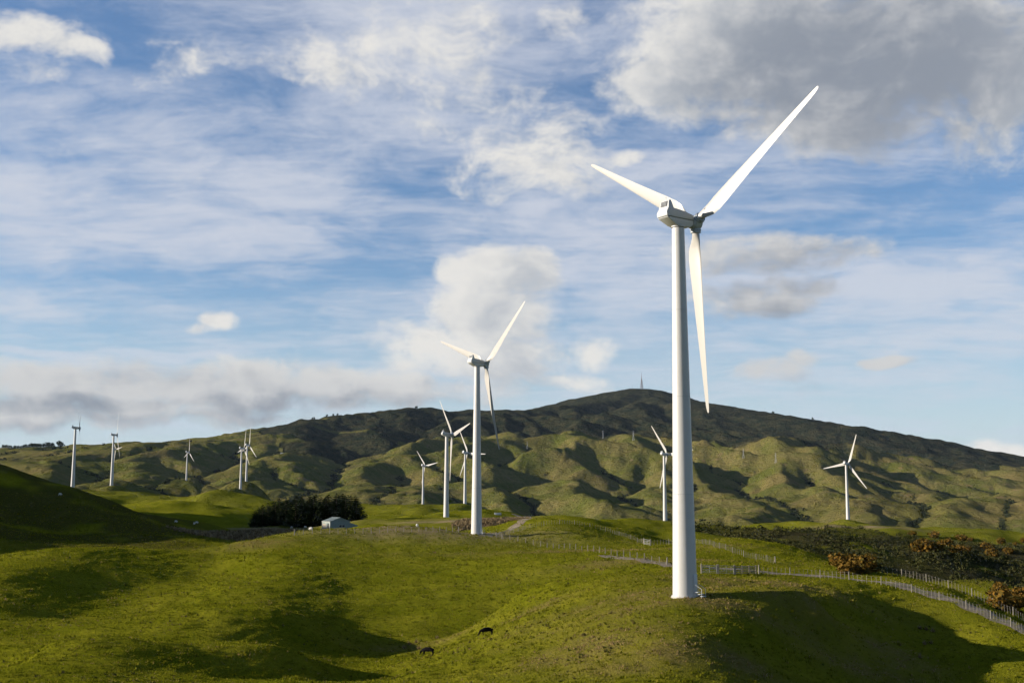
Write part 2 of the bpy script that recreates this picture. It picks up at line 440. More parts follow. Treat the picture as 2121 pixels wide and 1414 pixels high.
def erode():
    """Stream-power valleys and soil creep on the far hills, on a polar grid (cell size grows with distance)."""
    nu, nv = int(1.5 / ECELL), int((V1 - V0) / ECELL)
    phi = (np.arange(nu) - nu / 2) * ECELL
    v = V0 + np.arange(nv) * ECELL
    PH, VV = np.meshgrid(phi, v)
    r = np.exp(VV)
    cell = ECELL * r
    X, Y = r * np.sin(PH), r * np.cos(PH)
    phc = np.clip(PH, -0.60, 0.62)
    h0 = tps_far(phc, VV)
    rough = 9 * fbm(X / 160, Y / 160, 4, 21) + 22 * fbm(X / 700, Y / 700, 2, 31)
    skyr = np.interp(PH, SKY_PHI, SKY_R)
    calm = 1 - 0.75 * sstep(r / skyr, 0.80, 1.0)
    h0 = carve(h0, X, Y)
    h = h0 + rough * calm
    h -= (25 + 90 * sstep(PH, -0.22, 0.0)) * (1 - sstep(VV, V0 + 0.10, V0 + 0.62))
    N = nu * nv
    idx = np.arange(N).reshape(nv, nu)
    acell = (cell ** 2).ravel()
    for it in range(ERODE_N):
        if it in (0, 5):
            h = flood(h, 0.02)
        rec = idx.copy()
        best = np.zeros((nv, nu))
        dist = np.ones((nv, nu))
        hp = np.pad(h, 1, constant_values=1e9)
        for dv in (-1, 0, 1):
            for du in (-1, 0, 1):
                if dv == 0 and du == 0:
                    continue
                hn = hp[1 + dv:1 + dv + nv, 1 + du:1 + du + nu]
                dd = cell * math.hypot(dv, du)
                s = (h - hn) / dd
                b = s > best
                best[b] = s[b]
                rec[b] = idx[b] + dv * nu + du
                dist[b] = dd[b]
        rec[0, :] = idx[0, :]
        rc = rec.ravel()
        depth = (rc != idx.ravel()).astype(np.int64)
        jump = rc.copy()
        for _ in range(12):
            depth = depth + depth[jump]
            jump = jump[jump]
        order = np.argsort(depth, kind='stable')
        ds = depth[order]
        cuts = np.searchsorted(ds, np.arange(ds[-1] + 2))
        A = acell.copy()
        for k in range(ds[-1], 0, -1):
            s = order[cuts[k]:cuts[k + 1]]
            np.add.at(A, rc[s], A[s])
        F = ERODE_K * np.sqrt(A) / dist.ravel()
        F = np.minimum(F, 3.0)
        hf = h.ravel().copy()
        for k in range(1, ds[-1] + 1):
            s = order[cuts[k]:cuts[k + 1]]
            hr = hf[rc[s]]
            hf[s] = np.where(hf[s] > hr, (hf[s] + F[s] * hr) / (1 + F[s]), hf[s])
        h = hf.reshape(nv, nu)
        for _ in range(3):
            hp = np.pad(h, 1, mode='edge')
            lap = hp[:-2, 1:-1] + hp[2:, 1:-1] + hp[1:-1, :-2] + hp[1:-1, 2:] - 4 * h
            kd = np.clip(ERODE_D * (14.0 / cell) ** 2, 0.01, 0.22)
            h = h + kd * lap
    for _ in range(1):
        hp = np.pad(h, 1, mode='edge')
        h = h + 0.14 * (hp[:-2, 1:-1] + hp[2:, 1:-1] + hp[1:-1, :-2] + hp[1:-1, 2:] - 4 * h)
    cut = h0 - h
    for _ in range(40):      # talus: no slope stays steeper than a grassed hillside
        for ax in (0, 1):
            d = np.diff(h, axis=ax)
            lim = 0.62 / ERODE_GAIN * (cell[1:] if ax == 0 else cell[:, 1:])
            ex = np.sign(d) * np.maximum(np.abs(d) - lim, 0) * 0.25
            if ax == 0:
                h[1:] -= ex
                h[:-1] += ex
            else:
                h[:, 1:] -= ex
                h[:, :-1] += ex
    cut = h0 - h
    cut = np.where(cut > 0, ERODE_GAIN * cut, 0.45 * cut)
    deep = (1 - 0.15 * sstep(r, 2200, 3200) - 0.2 * sstep(r, 3600, 4600)) * (0.72 + 0.28 * sstep(PH, -0.22, 0.02))
    h = h0 - deep * calm * ERODE_MAX * np.tanh(cut / ERODE_MAX)
    return phi, v, h, np.log(A.reshape(nv, nu) / cell ** 2 + 1), h0


def bicubic(arr, fi, fj):
    """Catmull-Rom lookup of arr at fractional row fi, column fj."""
    n, m_ = arr.shape
    i, j = np.clip(np.floor(fi).astype(int), 1, n - 3), np.clip(np.floor(fj).astype(int), 1, m_ - 3)
    a, b = np.clip(fi - i, 0, 1), np.clip(fj - j, 0, 1)

    def wts(t):
        return (-.5 * t + t * t - .5 * t ** 3, 1 - 2.5 * t * t + 1.5 * t ** 3, .5 * t + 2 * t * t - 1.5 * t ** 3, -.5 * t * t + .5 * t ** 3)
    wa, wb = wts(a), wts(b)
    s = 0
    for p in range(4):
        for q in range(4):
            s = s + wa[p] * wb[q] * arr[i + p - 1, j + q - 1]
    return s


E_PHI, E_V, E_H, E_A, E_H0 = erode()

# turbine bases: photo column, row of the base, distance, hub height is 45 m; last is the rotor phase in degrees
TURB = [(1419, 1235, 139, 61), (987, 1105, 310, 51), (924, 1096, 562, 79), (963, 1048, 1000, 93), (876, 1043, 1400, 81), (1378, 1089, 745, 84), (1757, 1087, 871, 22),
        (150, 1016, 844, 58), (231, 1005, 1049, 31), (233, 993, 1750, 84), (386, 995, 1862, 10), (498, 1013, 1301, 21), (510, 997, 1459, 11)]
TB = [at(a, b, c) for a, b, c, _ in TURB]


T_PHI, T_V = np.arange(-0.66, 0.70, 0.0065), np.arange(math.log(4.5), math.log(1420), 0.011)
T_Z = tps_near(*np.meshgrid(T_PHI, T_V))


def height_polar(phi, r):
    v = np.log(np.maximum(r, 4.0))
    phc = np.clip(phi, -0.62, 0.66)
    # behind and beside the camera the two ends of the fan meet
    side = sstep(np.abs(phi), 0.62, 2.2)
    X, Y = r * np.sin(phi), r * np.cos(phi)
    zn = bicubic(T_Z, (v - T_V[0]) / (T_V[1] - T_V[0]), (phc - T_PHI[0]) / (T_PHI[1] - T_PHI[0]))
    zf = bicubic(E_H, (v - E_V[0]) / ECELL, (np.clip(phi, -0.74, 0.74) - E_PHI[0]) / ECELL)
    w = sstep(v, math.log(800.0), math.log(1250.0))
    z = zn * (1 - w) + zf * w
    back = 10 * fbm(X / 260, Y / 260, 3, 3) - 16 * sstep(r, 10, 120) + 25 * sstep(r, 900, 4000)
    z = z * (1 - side) + (back - 2.2) * side
    # small undulation of grazed slopes
    near = 1 - sstep(r, 500, 1400)
    amp = np.clip(r / 140, 0.05, 1.0)
    z = z + near * amp * (0.34 * fbm(X / 26, Y / 26, 3, 41) + 0.13 * fbm(X / 4.5, Y / 6.5, 3, 51))
    # stock terraces along the contours
    z = z + (1 - sstep(r, 300, 600)) * sstep(r, 60, 95) * 0.13 * np.sin(z * (2 * math.pi / 0.80) + 3.0 * fbm(X / 11, Y / 11, 2, 55)) * (0.5 + 0.5 * fbm(X / 30, Y / 30, 2, 57))
    mid = sstep(r, 250, 420) * (1 - sstep(r, 1000, 1500))
    z = z + mid * (4.6 * fbm(X / 70, Y / 95, 3, 61))
    z = z + sstep(r, 3300, 4300) * (1 - sstep(r, 7000, 8500)) * (9 * fbm(X / 190, Y / 190, 3, 83) + 5 * np.abs(gnoise(X / 75, Y / 75, 85)) - 2)
    # gullies: sharp creases between rounded spurs
    wx, wy = 40 * fbm(X / 150, Y / 150, 2, 73), 40 * fbm(X / 150, Y / 150, 2, 75)
    bil = 9 * np.abs(gnoise((X + wx) / 95, (Y + wy) / 210, 77)) + 5.6 * np.abs(gnoise((X + .5 * wx) / 46, (Y + wy) / 110, 78)) + 1.7 * np.abs(gnoise((X + .3 * wx) / 20, (Y + .3 * wy) / 46, 79)) - 4.6
    z = z + sstep(r, 950, 1500) * (1 - 0.6 * sstep(r, 4200, 5200)) * bil + sstep(r, 900, 1600) * 0.6 * fbm(X / 14, Y / 14, 2, 81)
    return z


def build_axes():
    fine = np.arange(-0.50, 0.5001, 0.00155)
    lo, hi = [], []
    a, st = fine[0], 0.00155
    while a > -math.pi:
        st = min(st * 1.09, 0.10)
        a -= st
        lo.append(a)
    lo = lo[:-1] + [-math.pi]
    phi = np.concatenate([np.array(lo)[::-1], fine, -np.array(lo)])
    vv = [math.log(5.0)]
    while vv[-1] < math.log(12500.0):
        rr = math.exp(vv[-1])
        vv.append(vv[-1] + (0.06 if rr < 60 else 0.0062 if rr < 420 else 0.0046 if rr < 6800 else 0.05))
    return phi, np.array(vv)


G_PHI, G_V = build_axes()
GP, GV = np.meshgrid(G_PHI, G_V)
GR = np.exp(GV)
GX, GY = GR * np.sin(GP), GR * np.cos(GP)
GZ = height_polar(GP, GR)
# far beyond the skyline everything levels into lowland
GZ = GZ * (1 - sstep(GR, 8500, 11000)) + 30 * sstep(GR, 8500, 11000)


def fit_bump(x, y, z, rad):
    """Level the ground round a footing so that it stands at height z."""
    rr = math.hypot(x, y)
    i0, i1 = np.searchsorted(G_V, math.log(max(rr - 5 * rad, 6))), np.searchsorted(G_V, math.log(rr + 5 * rad))
    d2 = ((GX[i0:i1] - x) ** 2 + (GY[i0:i1] - y) ** 2)
    GZ[i0:i1] += (z - float(ground(x, y))) * np.exp(-d2 / (2 * rad * rad))


def ground(x, y):
    """Height of the terrain sheet at (x, y), linear between its vertices."""
    x, y = np.asarray(x, float), np.asarray(y, float)
    ph, v = np.arctan2(x, y), np.log(np.maximum(np.hypot(x, y), 5.01))
    j = np.clip(np.searchsorted(G_PHI, ph) - 1, 0, len(G_PHI) - 2)
    i = np.clip(np.searchsorted(G_V, v) - 1, 0, len(G_V) - 2)
    b = (ph - G_PHI[j]) / (G_PHI[j + 1] - G_PHI[j])
    a = (v - G_V[i]) / (G_V[i + 1] - G_V[i])
    return (GZ[i, j] * (1 - a) * (1 - b) + GZ[i + 1, j] * a * (1 - b) + GZ[i, j + 1] * (1 - a) * b + GZ[i + 1, j + 1] * a * b)


for (x, y, z), (px, py, D, ph) in zip(TB, TURB):
    for k in range(3):
        fit_bump(x, y, z, 7 if D < 200 else 12 if D < 400 else 22 + D * 0.012)
TB0 = TB[0]


def hit(px, py, dmin=60.0, dmax=9000.0):
    """First point of the terrain seen through a photo pixel."""
    d = ray(px, py)
    t = np.exp(np.linspace(math.log(dmin), math.log(dmax), 4000)) / d[1]
    gz = ground(t * d[0], t * d[1])
    below = np.nonzero(t * d[2] < gz)[0]
    k = below[0] if len(below) else len(t) - 1
    return np.array([t[k] * d[0], t[k] * d[1], gz[k]])


# ------------------------------------------------------------------ mesh helpers
def mesh_np(name, verts, faces, smooth=True, attrs=None):
    me = bpy.data.meshes.new(name)
    verts = np.asarray(verts, np.float32)
    faces = np.asarray(faces, np.int32)
    n, k = faces.shape
    me.vertices.add(len(verts))
    me.vertices.foreach_set('co', verts.ravel())
    me.loops.add(n * k)
    me.loops.foreach_set('vertex_index', faces.ravel())
    me.polygons.add(n)
    me.polygons.foreach_set('loop_start', np.arange(0, n * k, k, dtype=np.int32))
    me.polygons.foreach_set('loop_total', np.full(n, k, np.int32))
    me.polygons.foreach_set('use_smooth', np.full(n, smooth, bool))
    me.update(calc_edges=True)
    for key, arr in (attrs or {}).items():
        at_ = me.attributes.new(key, 'FLOAT', 'POINT')
        at_.data.foreach_set('value', np.asarray(arr, np.float32).ravel())
    return me


def link(name, me, mat=None, parent=None, loc=(0, 0, 0), rot=(0, 0, 0), scale=(1, 1, 1)):
    o = bpy.data.objects.new(name, me)
    COL.objects.link(o)
    if mat is not None and me is not None and not me.materials:
        me.materials.append(mat)
    o.location, o.rotation_euler, o.scale = loc, rot, scale
    o.parent = parent
    return o


def tag(o, label=None, cat=None, group=None, kind=None):
    for k, v in (('label', label), ('category', cat), ('group', group), ('kind', kind)):
        if v:
            o[k] = v
    return o


class MB:
    """Collects simple shapes into one mesh."""

    def __init__(self):
        self.bm = bmesh.new()

    def box(self, c, s, rot=None, taper=1.0):
        M = Matrix.Translation(c) @ (rot.to_matrix().to_4x4() if rot is not None else Matrix())
        vs_ = []
        for z in (-.5, .5):
            k = taper if z > 0 else 1.0
            for x, y in ((-.5, -.5), (.5, -.5), (.5, .5), (-.5, .5)):
                vs_.append(self.bm.verts.new(M @ Vector((x * s[0] * k, y * s[1] * k, z * s[2]))))
        for f in ((3, 2, 1, 0), (4, 5, 6, 7), (0, 1, 5, 4), (1, 2, 6, 5), (2, 3, 7, 6), (3, 0, 4, 7)):
            self.bm.faces.new([vs_[i] for i in f])
        return self

    def tube(self, p0, p1, r0, r1=None, n=8, cap=True):
        r1 = r0 if r1 is None else r1
        p0, p1 = Vector(p0), Vector(p1)
        d = (p1 - p0)
        q = d.to_track_quat('Z', 'Y').to_matrix()
        a, b = [], []
        for k in range(n):
            t = 2 * math.pi * k / n
            e = q @ Vector((math.cos(t), math.sin(t), 0))
            a.append(self.bm.verts.new(p0 + e * r0))
            b.append(self.bm.verts.new(p1 + e * r1))
        for k in range(n):
            self.bm.faces.new((a[k], a[(k + 1) % n], b[(k + 1) % n], b[k]))
        if cap:
            self.bm.faces.new(a[::-1])
            self.bm.faces.new(b)
        return self

    def loft(self, rings, close=True):
        rr = [[self.bm.verts.new(p) for p in ring] for ring in rings]
        n = len(rr[0])
        for a, b in zip(rr, rr[1:]):
            for k in range(n):
                self.bm.faces.new((a[k], a[(k + 1) % n], b[(k + 1) % n], b[k]))
        if close:
            self.bm.faces.new(rr[0][::-1])
            self.bm.faces.new(rr[-1])
        return self

    def bevel(self, w, seg=2, ang=0.5):
        bmesh.ops.recalc_face_normals(self.bm, faces=self.bm.faces)
        es = [e for e in self.bm.edges if len(e.link_faces) == 2 and e.calc_face_angle(0) > ang]
        bmesh.ops.bevel(self.bm, geom=es, offset=w, segments=seg, affect='EDGES', profile=0.6)
        return self

    def mesh(self, name, smooth=False, autos=None):
        bmesh.ops.recalc_face_normals(self.bm, faces=self.bm.faces)
        if smooth:
            for f in self.bm.faces:
                f.smooth = True
            if autos:
                for e in self.bm.edges:
                    if len(e.link_faces) == 2 and e.calc_face_angle(0) > autos:
                        e.smooth = False
        me = bpy.data.meshes.new(name)
        self.bm.to_mesh(me)
        self.bm.free()
        return me


# ------------------------------------------------------------------ materials
def new_mat(name):
    m = bpy.data.materials.new(name)
    m.use_nodes = True
    t = m.node_tree
    b = t.nodes['Principled BSDF']
    return m, NT(t), b


def paint(name, col, rough=0.5, dirt=0.12, scale=3.0, metal=0.0, spec=0.4, bump=0.0, dirt_col=None):
    m, n, b = new_mat(name)
    tcn = n.new('ShaderNodeTexCoord')
    nz = n.noise(tcn.outputs['Object'], scale, 6, 0.6, 0.2)
    f = n.step(nz, 0.42, 0.72)
    c = n.mix(n.m('MULTIPLY', f, dirt), col, dirt_col or tuple(x * 0.5 for x in col))
    n.put(b.inputs['Base Color'], c)
    n.put(b.inputs['Roughness'], n.m('MULTIPLY_ADD', nz, 0.2, rough - 0.1))
    b.inputs['Metallic'].default_value = metal
    b.inputs['Specular IOR Level'].default_value = spec
    if bump:
        bp = n.new('ShaderNodeBump')
        bp.inputs['Strength'].default_value = bump
        bp.inputs['Distance'].default_value = 0.05
        n.put(bp.inputs['Height'], n.noise(tcn.outputs['Object'], scale * 6, 4))
        n.put(b.inputs['Normal'], bp.outputs[0])
    return m


def leafy(name, c0, c1, rough=0.7, attr='tone', trans=0.0, c2=None):
    """Foliage or grass: colour runs from c0 to c1 with a per-vertex tone, plus grain."""
    m, n, b = new_mat(name)
    a = n.new('ShaderNodeAttribute', attribute_name=attr)
    geo = n.new('ShaderNodeNewGeometry')
    nz = n.noise(geo.outputs['Position'], 0.35, 4, 0.6)
    f = n.m('ADD', a.outputs['Fac'], n.m('MULTIPLY_ADD', nz, 0.7, -0.35), clamp=True)
    c = n.mix(f, c0, c1)
    if c2:
        c = n.mix(n.step(a.outputs['Fac'], 0.62, 0.95), c, c2)
    n.put(b.inputs['Base Color'], c)
    b.inputs['Roughness'].default_value = rough
    b.inputs['Specular IOR Level'].default_value = 0.0
    if trans:
        tr = n.new('ShaderNodeBsdfTranslucent')
        n.put(tr.inputs['Color'], c)
        mx = n.new('ShaderNodeMixShader')
        mx.inputs[0].default_value = trans
        n.t.links.new(b.outputs[0], mx.inputs[1])
        n.t.links.new(tr.outputs[0], mx.inputs[2])
        n.t.links.new(mx.outputs[0], n.t.nodes['Material Output'].inputs[0])
    return m


# ------------------------------------------------------------------ terrain surface
def blob_mask(spots):
    """1 inside soft ellipses on the ground given as (px, py, rx metres, ry metres)."""
    s = np.zeros_like(GX)
    for px, py, rx, ry in spots:
        p = hit(px, py)
        rr, m_ = math.hypot(p[0], p[1]), 2.6 * max(rx, ry)
        sl = slice(np.searchsorted(G_V, math.log(max(rr - m_, 6))), np.searchsorted(G_V, math.log(rr + m_)))
        d = ((GX[sl] - p[0]) / rx) ** 2 + ((GY[sl] - p[1]) / ry) ** 2
        s[sl] = np.maximum(s[sl], np.exp(-d * 1.2))
    return s


FOREST_B = [(-400, 9000), (430, 6500), (500, 4500), (552, 3700), (600, 3050), (800, 3050), (830, 3500), (960, 3600), (1060, 3520), (1200, 3620), (1480, 3600), (1520, 3250), (1700, 3250), (1730, 3500), (1860, 3650), (1960, 3500), (2060, 3900), (2121, 4500), (2500, 9000)]
fb_phi = [math.atan((p - W0 / 2) / FPX) for p, _ in FOREST_B]
fb = np.interp(GP, fb_phi, [d for _, d in FOREST_B])
wob = fbm(GX / 260, GY / 420, 4, 91)
FOREST = sstep(GR + wob * 330, fb - 25, fb + 40) * (1 - sstep(np.abs(GP), 0.9, 1.2))
# pasture clearings high on the left of the range
FOREST *= 1 - sstep(fbm(GX / 700, GY / 300, 3, 95) + 0.9 * (1 - sstep(GP, -0.25, -0.12)) - 0.5, 0.15, 0.4) * sstep(-GP, 0.05, 0.10)
DRAIN = bicubic(E_A, (GV - E_V[0]) / ECELL, (np.clip(GP, -0.74, 0.74) - E_PHI[0]) / ECELL) * sstep(GR, 1000, 1400)
GULLY = sstep(DRAIN + 1.1 * fbm(GX / 90, GY / 90, 3, 101), 3.7, 5.5) * (GR < 6000)
DRY = np.clip(0.40 * sstep(fbm(GX / 180, GY / 180, 4, 111), 0.05, 0.75) * sstep(GR, 700, 1600), 0, 1)
DRY = np.maximum(DRY, 0.5 * sstep(GP, 0.0, 0.35) * sstep(fbm(GX / 240, GY / 240, 3, 113), -0.15, 0.5) * sstep(GR, 900, 1600))
near_dry = blob_mask([(1600, 1208, 18, 9), (1520, 1212, 12, 7), (1330, 1232, 16, 6), (1440, 1245, 20, 5), (1250, 1330, 9, 9), (1330, 1360, 9, 7), (1190, 1352, 7, 8), (1500, 1360, 8, 6), (1110, 1262, 6, 5),
                      (860, 1338, 9, 4), (530, 1125, 10, 8), (1230, 1140, 40, 6), (1340, 1160, 22, 6), (1780, 1382, 8, 7), (1850, 1360, 6, 6), (1640, 1240, 7, 3)])
DRY = np.maximum(DRY, near_dry * 0.85 * (0.55 + 0.45 * sstep(fbm(GX / 5, GY / 5, 3, 121), -0.4, 0.4)))
REED = blob_mask([(520, 1104, 28, 14), (580, 1102, 20, 12), (470, 1108, 18, 12), (1030, 1078, 13, 34), (1005, 1082, 12, 30)])
BARE = blob_mask([(780, 1093, 26, 18), (850, 1090, 40, 24), (930, 1078, 26, 20), (700, 1096, 20, 7), (1730, 1091, 55, 8), (1800, 1092, 40, 10), (560, 1095, 40, 8)])
BUSHY = blob_mask([(1600, 1112, 40, 60), (1720, 1120, 45, 70), (1830, 1130, 50, 70), (1930, 1150, 40, 80), (2000, 1190, 36, 70), (2060, 1170, 50, 90), (1900, 1190, 26, 40), (1790, 1165, 16, 26), (1965, 1135, 40, 60), (2095, 1150, 60, 90), (2085, 1200, 36, 60), (1660, 1105, 40, 50)]) * sstep(GR, 225, 262)

BRACKEN_AND_SHADE = sstep(-GP, 0.21, 0.29) * sstep(GR, 305, 350) * (1 - sstep(GR, 470, 540)) * sstep(fbm(GX / 24, GY / 24, 3, 191), -0.75, -0.1)  # brownish rough growth, coloured darker to deepen the shade on the left hill


def sheet(name, r0, r1, mat):
    i0, i1 = np.searchsorted(G_V, math.log(r0)), min(np.searchsorted(G_V, math.log(r1)), len(G_V) - 1)
    sl = slice(i0, i1 + 1)
    verts = np.stack([GX[sl].ravel(), GY[sl].ravel(), GZ[sl].ravel()], 1)
    n, m_ = i1 - i0 + 1, len(G_PHI)
    a = (np.arange(n - 1)[:, None] * m_ + np.arange(m_ - 1)[None]).ravel()
    faces = np.stack([a, a + 1, a + 1 + m_, a + m_], 1)[:, ::-1]
    me = mesh_np(name, verts, faces[:, ::-1] if False else faces, True,
                 {'forest': FOREST[sl], 'gully': GULLY[sl], 'dry': DRY[sl], 'reed': REED[sl], 'bare': BARE[sl], 'bushy': BUSHY[sl], 'bracken_and_shade': BRACKEN_AND_SHADE[sl]})
    return link(name, me, mat)


def ground_mat():
    m, n, b = new_mat('pasture and bush')
    at_ = {k: n.new('ShaderNodeAttribute', attribute_name=k).outputs['Fac'] for k in ('forest', 'gully', 'dry', 'reed', 'bare', 'bushy', 'bracken_and_shade')}
    geo = n.new('ShaderNodeNewGeometry')
    P = geo.outputs['Position']
    dist = n.vm('LENGTH', P)
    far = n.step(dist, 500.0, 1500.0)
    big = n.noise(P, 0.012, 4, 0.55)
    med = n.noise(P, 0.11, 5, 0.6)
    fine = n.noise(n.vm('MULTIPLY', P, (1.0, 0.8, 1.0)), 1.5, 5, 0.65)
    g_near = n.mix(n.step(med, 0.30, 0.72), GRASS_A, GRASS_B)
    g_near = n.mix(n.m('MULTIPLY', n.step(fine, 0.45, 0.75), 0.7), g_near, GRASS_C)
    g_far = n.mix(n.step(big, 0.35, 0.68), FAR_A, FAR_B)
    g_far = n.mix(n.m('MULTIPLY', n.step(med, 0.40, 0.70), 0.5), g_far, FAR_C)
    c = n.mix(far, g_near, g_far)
    dryc = n.mix(n.step(fine, 0.35, 0.7), (0.115, 0.078, 0.030), (0.20, 0.150, 0.062))
    c = n.mix(n.m('MULTIPLY', at_['dry'], 0.8), c, dryc)
    c = n.mix(n.m('MULTIPLY', at_['reed'], 0.95), c, n.mix(n.step(fine, 0.35, 0.65), (0.10, 0.070, 0.036), (0.24, 0.175, 0.092)))
    c = n.mix(n.m('MULTIPLY', at_['bare'], n.step(med, 0.25, 0.6)), c, (0.22, 0.165, 0.095))
    c = n.mix(n.m('MULTIPLY', at_['bracken_and_shade'], 0.8), c, n.mix(n.step(fine, 0.35, 0.7), (0.026, 0.030, 0.007), (0.070, 0.052, 0.018)))
    slip = n.m('MULTIPLY', n.step(n.noise(P, 0.028, 5, 0.7), 0.60, 0.66), far)
    c = n.mix(n.m('MULTIPLY', slip, 0.65), c, (0.150, 0.105, 0.060))
    bush_n = n.noise(P, 0.05, 6, 0.65)
    c = n.mix(n.m('MULTIPLY', at_['gully'], n.step(bush_n, 0.34, 0.52)), c, (0.020, 0.026, 0.012))
    c = n.mix(n.m('MULTIPLY', at_['bushy'], n.step(n.noise(P, 0.035, 4, 0.6), 0.30, 0.44)), c, (0.034, 0.031, 0.014))
    fn = n.noise(P, 0.022, 6, 0.7)
    forest = n.mix(n.step(fn, 0.35, 0.68), (0.012, 0.019, 0.011), (0.048, 0.043, 0.022))
    c = n.mix(at_['forest'], c, forest)
    n.put(b.inputs['Base Color'], c)
    b.inputs['Roughness'].default_value = 0.85
    b.inputs['Specular IOR Level'].default_value = 0.0
    # relief: tussocks near, tracks and scrub further out
    b1 = n.new('ShaderNodeBump')
    b1.inputs['Strength'].default_value = 1.0
    b1.inputs['Distance'].default_value = 0.45
    n.put(b1.inputs['Height'], n.m('MULTIPLY', n.noise(P, 3.2, 5, 0.65), n.m('SUBTRACT', 1.0, far)))
    b2 = n.new('ShaderNodeBump')
    b2.inputs['Strength'].default_value = 1.0
    b2.inputs['Distance'].default_value = 9.0
    hh = n.m('MULTIPLY', n.noise(P, 0.09, 6, 0.68), far)
    hh = n.m('ADD', hh, n.m('MULTIPLY', n.m('MULTIPLY', n.noise(P, 0.06, 4, 0.7), at_['forest']), 2.2))
    n.put(b2.inputs['Height'], hh)
    n.t.links.new(b1.outputs[0], b2.inputs['Normal'])
    n.put(b.inputs['Normal'], b2.outputs[0])
    return m


MAT_GROUND = ground_mat()
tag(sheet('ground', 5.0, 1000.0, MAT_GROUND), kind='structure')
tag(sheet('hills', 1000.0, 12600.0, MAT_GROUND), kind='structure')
# the crown of the viewpoint hill closes the sheet under the camera
ring = np.stack([GX[0, :-1], GY[0, :-1], GZ[0, :-1]], 1)
cv = np.concatenate([ring, [[0, 0, -1.9]]])
nn = len(ring)
tag(link('terrain', mesh_np('terrain', cv, [(k, (k + 1) % nn, nn) for k in range(nn)], True), MAT_GROUND), kind='structure')

# ------------------------------------------------------------------ wind turbines
M_WHITE = paint('turbine white paint', (0.43, 0.417, 0.395), 0.42, 0.22, 0.6, dirt_col=(0.34, 0.33, 0.30))
M_BLADE = paint('blade gelcoat', (0.335, 0.322, 0.298), 0.38, 0.16, 0.5, dirt_col=(0.26, 0.22, 0.175))
M_NAC = paint('nacelle shell', (0.43, 0.433, 0.428), 0.45, 0.22, 0.9, dirt_col=(0.45, 0.44, 0.40))
M_HUB = paint('cast hub grey', (0.36, 0.39, 0.41), 0.55, 0.5, 2.0, dirt_col=(0.16, 0.15, 0.14))
M_SEAM = paint('weathered flange joint', (0.36, 0.352, 0.335), 0.6, 0.4, 1.0)
M_DARK = paint('dark opening', (0.03, 0.032, 0.035), 0.7, 0.3)
M_CONC = paint('footing concrete', (0.38, 0.35, 0.30), 0.9, 0.5, 2.0, bump=0.4)
M_STEEL = paint('galvanised steel', (0.42, 0.44, 0.45), 0.45, 0.3, 4.0, metal=0.3)
HUB_H, HUB_X = 45.2, 2.40
TOWER_TOP = 44.2


def tower_r(z):
    t = z / TOWER_TOP
    return 1.45 * (1 - t) + 0.76 * t - 0.03 * math.sin(math.pi * t)


def blade_mesh():
    mb = MB()
    st = [(0.55, 0.92, 0.92, 0.0), (1.25, 0.92, 0.92, 0.0), (1.7, 1.06, 0.84, 12), (2.3, 1.42, 0.70, 14), (3.2, 1.82, 0.58, 13), (4.4, 2.02, 0.47, 11), (6.0, 1.93, 0.38, 9), (8.5, 1.68, 0.29, 6.5), (11.5, 1.40, 0.22, 4.5),
          (14.5, 1.14, 0.165, 3), (17.5, 0.90, 0.12, 1.6), (20.0, 0.71, 0.085, 0.8), (21.8, 0.58, 0.06, 0.2), (22.8, 0.46, 0.045, 0), (23.25, 0.33, 0.03, 0), (23.48, 0.16, 0.015, 0)]
    n = 22
    rings = []
    for s, ch, th, tw in st:
        k = np.clip((s - 1.25) / 2.0, 0, 1)
        k = k * k * (3 - 2 * k)
        ring = []
        for i in range(n):
            t = 2 * math.pi * i / n
            # circle at the root blends into an aerofoil; y = chord (trailing edge towards -y), x = thickness
            cy, cx = 0.5 * math.cos(t), 0.5 * math.sin(t)
            u = 0.5 * (1 - math.cos(t))
            prof = 1.45 * (0.2969 * math.sqrt(max(u, 0)) - 0.126 * u - 0.3516 * u * u + 0.2843 * u ** 3 - 0.1036 * u ** 4) * 2.35
            ax = math.copysign(prof * 0.5, math.sin(t)) if abs(math.sin(t)) > 1e-6 else 0.0
            lead = 0.30
            ay = (lead - u) + 0.0
            y = (1 - k) * cy * ch + k * ay * ch
            x = (1 - k) * cx * th + k * ax * th
            a = R(-0.3 * tw - 1)
            ring.append((x * math.cos(a) - y * math.sin(a) + 0.0022 * s * s * 0.25, x * math.sin(a) + y * math.cos(a), s))
        rings.append(ring)
    return mb.loft(rings).mesh('blade', True, 1.2)


def tower_mesh():
    mb = MB()
    n = 64
    zs = [-0.6, 0.0, 6, 12, 18, 24, 30, 36, 41, TOWER_TOP]
    mb.loft([[(tower_r(max(z, 0)) * math.cos(2 * math.pi * k / n), tower_r(max(z, 0)) * math.sin(2 * math.pi * k / n), z) for k in range(n)] for z in zs])
    return mb.mesh('tower', True, 0.8)


def ring_mesh(name, r, z, h, dr, n=48):
    mb = MB()
    mb.loft([[(rr * math.cos(2 * math.pi * k / n), rr * math.sin(2 * math.pi * k / n), z + dz) for k in range(n)] for rr, dz in ((r - 0.06, 0), (r + dr, 0), (r + dr, h), (r - 0.06, h))], close=False)
    return mb.mesh(name, False)


def profile_mesh(name, prof, hw, bev=0.05, nose=None):
    """Side profile (x, z) extruded across y; hw(x, z) is the half width there."""
    mb = MB()
    mb.loft([[(x, -hw(x, z), z) for x, z in prof], [(x, hw(x, z), z) for x, z in prof]])
    mb.bevel(bev, 2, 0.25)
    return mb.mesh(name, True, 0.6)


def wide(x, z):
    w = 0.93 - 0.20 * np.clip((x + 0.3) / 2.2, 0, 1)
    return float(w - 0.20 * np.clip((z - 1.0) / 1.2, 0, 1))


